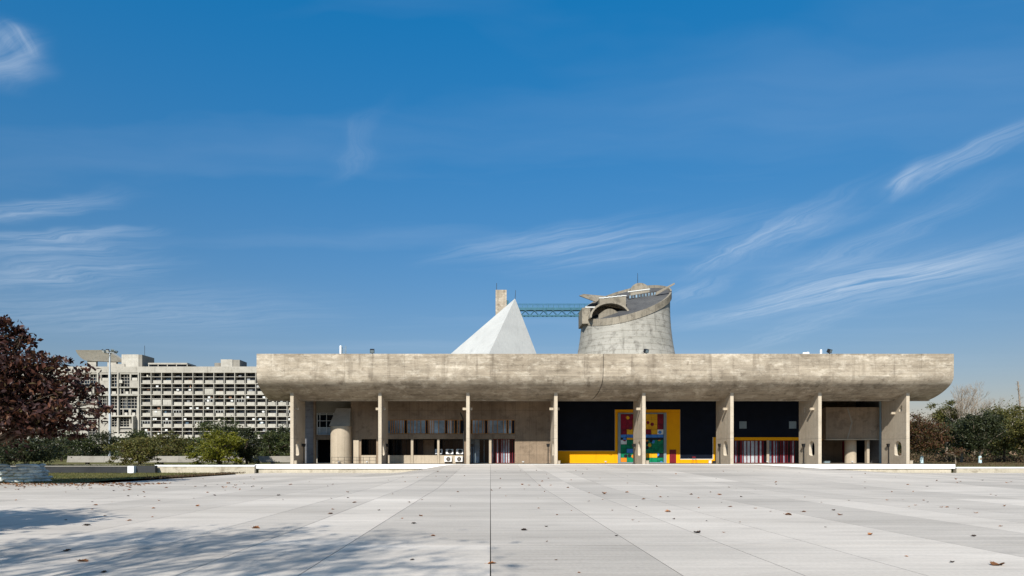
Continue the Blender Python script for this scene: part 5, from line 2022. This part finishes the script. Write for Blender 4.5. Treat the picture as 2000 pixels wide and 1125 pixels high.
def put_leaf(px, py, wpx, label=None, var=None, rot=None):
    x_, d_ = plaza_at(px, py)
    size = max(.07, min(.25, wpx * d_ / F * .95)) * rf.choice((.7, .9, 1.0, 1.15, 1.3))
    o = bpy.data.objects.new('fallen_leaf', lm[rf.choice((0, 1, 3, 4, 0, 1, 3, 4, 2, 5)) if var is None else var])
    COL.objects.link(o)
    o.location = (x_, d_, plaza_z(x_, d_) + .004)
    o.rotation_euler = (rf.uniform(-.1, .1), rf.uniform(-.15, .15), rf.uniform(0, 6.28) if rot is None else rot)
    o.scale = (size * .8, size * rf.uniform(.8, 1.1), size * rf.uniform(.7, 1.3))
    if label is None:
        side_ = 'left of the shadows' if px < 300 else 'on the left lanes' if px < 900 else 'on the middle lanes' if px < 1200 else 'on the right lanes' if px < 1650 else 'towards the right edge'
        far_ = 'near the camera' if py > 1035 else 'in the middle distance' if py > 985 else 'far out on the plaza' if py > 955 else 'farthest from the camera'
        label = 'small dry leaf ' + side_ + ', ' + far_
    tag(o, label, 'leaf', GL)


big = [(162, 1097, 26, 'large curled brown leaf lying on the shadowed paving at lower left'), (131, 1077, 22, 'long curled dark leaf just above the large brown one at left'),
       (170, 1027, 16, 'orange brown leaf at the right edge of the dark tree shadow'), (500, 1032, 18, 'brown leaf above the branch shadows left of the centre joint'),
       (960, 1101, 22, 'brown leaf lying across the central joint near the bottom'), (846, 1047, 14, 'brown leaf just right of the branch shadows'),
       (1948, 1104, 28, 'large brown leaf at the lower right corner of the plaza'), (1860, 1099, 12, 'small dark leaf left of the large lower right leaf'),
       (1700, 1045, 14, 'tan leaf on the right lanes, alone in the lower right'), (1305, 1000, 12, 'orange leaf standing up on the second lane right of centre'),
       (1902, 1048, 14, 'dark leaf near the right edge above the large one'), (203, 1119, 16, 'dark leaf cut by the bottom edge at the left')]
for px, py, w_, lab in big:
    put_leaf(px, py, w_, lab, rf.choice((0, 1, 3, 4)) if 'dark' not in lab else 2, rf.uniform(-.5, .5))
lst = [(298, 1010, 9), (128, 1016, 10), (253, 1017, 10), (205, 1008, 8), (180, 995, 9), (187, 987, 10), (386, 989, 9), (300, 993, 8), (544, 968, 9), (646, 1004, 14), (692, 982, 8),
       (808, 1023, 10), (822, 1008, 8), (785, 1013, 6), (740, 997, 8), (650, 995, 12), (805, 1094, 10), (1023, 1036, 12), (1068, 1058, 8), (1086, 1094, 9), (1131, 1119, 9), (1204, 1047, 8), (1316, 1014, 10),
       (1236, 1016, 8), (1243, 990, 6), (1365, 992, 8), (1540, 1006, 14), (1570, 1000, 9), (1505, 999, 8), (1445, 1020, 8), (1380, 1018, 5), (1414, 1040, 10), (1362, 1041, 18), (1612, 1030, 6), (1641, 1006, 14), (1628, 997, 8),
       (1770, 1087, 10), (1955, 1028, 10), (1850, 991, 10), (1871, 994, 9), (1788, 987, 7), (1812, 981, 5), (1962, 989, 14), (1906, 1002, 10), (1475, 993, 12), (1426, 990, 10), (1248, 1019, 5), (1067, 1029, 8), (1052, 993, 6), (1051, 973, 6),
       (1088, 1006, 9), (1116, 998, 6), (1150, 963, 7), (1180, 965, 11), (1196, 997, 6), (1572, 971, 7), (1448, 971, 8), (1350, 966, 9), (1364, 973, 7), (1290, 971, 6), (1733, 977, 8), (1935, 966, 6), (1945, 968, 7), (1975, 941, 9), (1020, 947, 6), (1076, 948, 7)]
for px, py, w_ in lst:
    put_leaf(px, py, w_)
for q in range(72):
    if q < 34:
        px, py = rf.uniform(0, 500), rf.triangular(941, 985, 945)
    else:
        px, py = rf.uniform(100, 1990), rf.triangular(930, 1000, 945)
    x_, d_ = plaza_at(px, py)
    if d_ > 70 or (x_ < -26.3 and d_ > 43):
        continue
    put_leaf(px, py, rf.uniform(5, 9))
# the thin litter of leaves along the lawn edge
rg = np.random.default_rng(19)
n = 1500
x_ = np.concatenate([rg.uniform(-34, -20, n // 2), rg.uniform(-30, 30, n - n // 2)])
y_ = np.concatenate([42.8 - np.abs(rg.normal(0, 2.2, n // 2)), rg.uniform(24, 62, n - n // 2)])
keep = ~((x_ < -26.4) & (y_ > 43))
keep &= (rg.random(n) < np.where(np.arange(n) < n // 2, .8, .13))
x_, y_ = x_[keep], y_[keep]
z_ = np.array([plaza_z(a, b) for a, b in zip(x_, y_)]) + .02
U, V = rand_axes(rg, len(x_), 2.5, 0)
L = rg.uniform(.08, .2, len(x_))
tag(leaf_mesh('leaf_litter', np.stack([x_, y_, z_], 1), U, V, L, L * .7, M['dryleaf'], fold=.25), 'thin litter of tiny dry leaves over the far paving', 'leaves', kind='stuff')
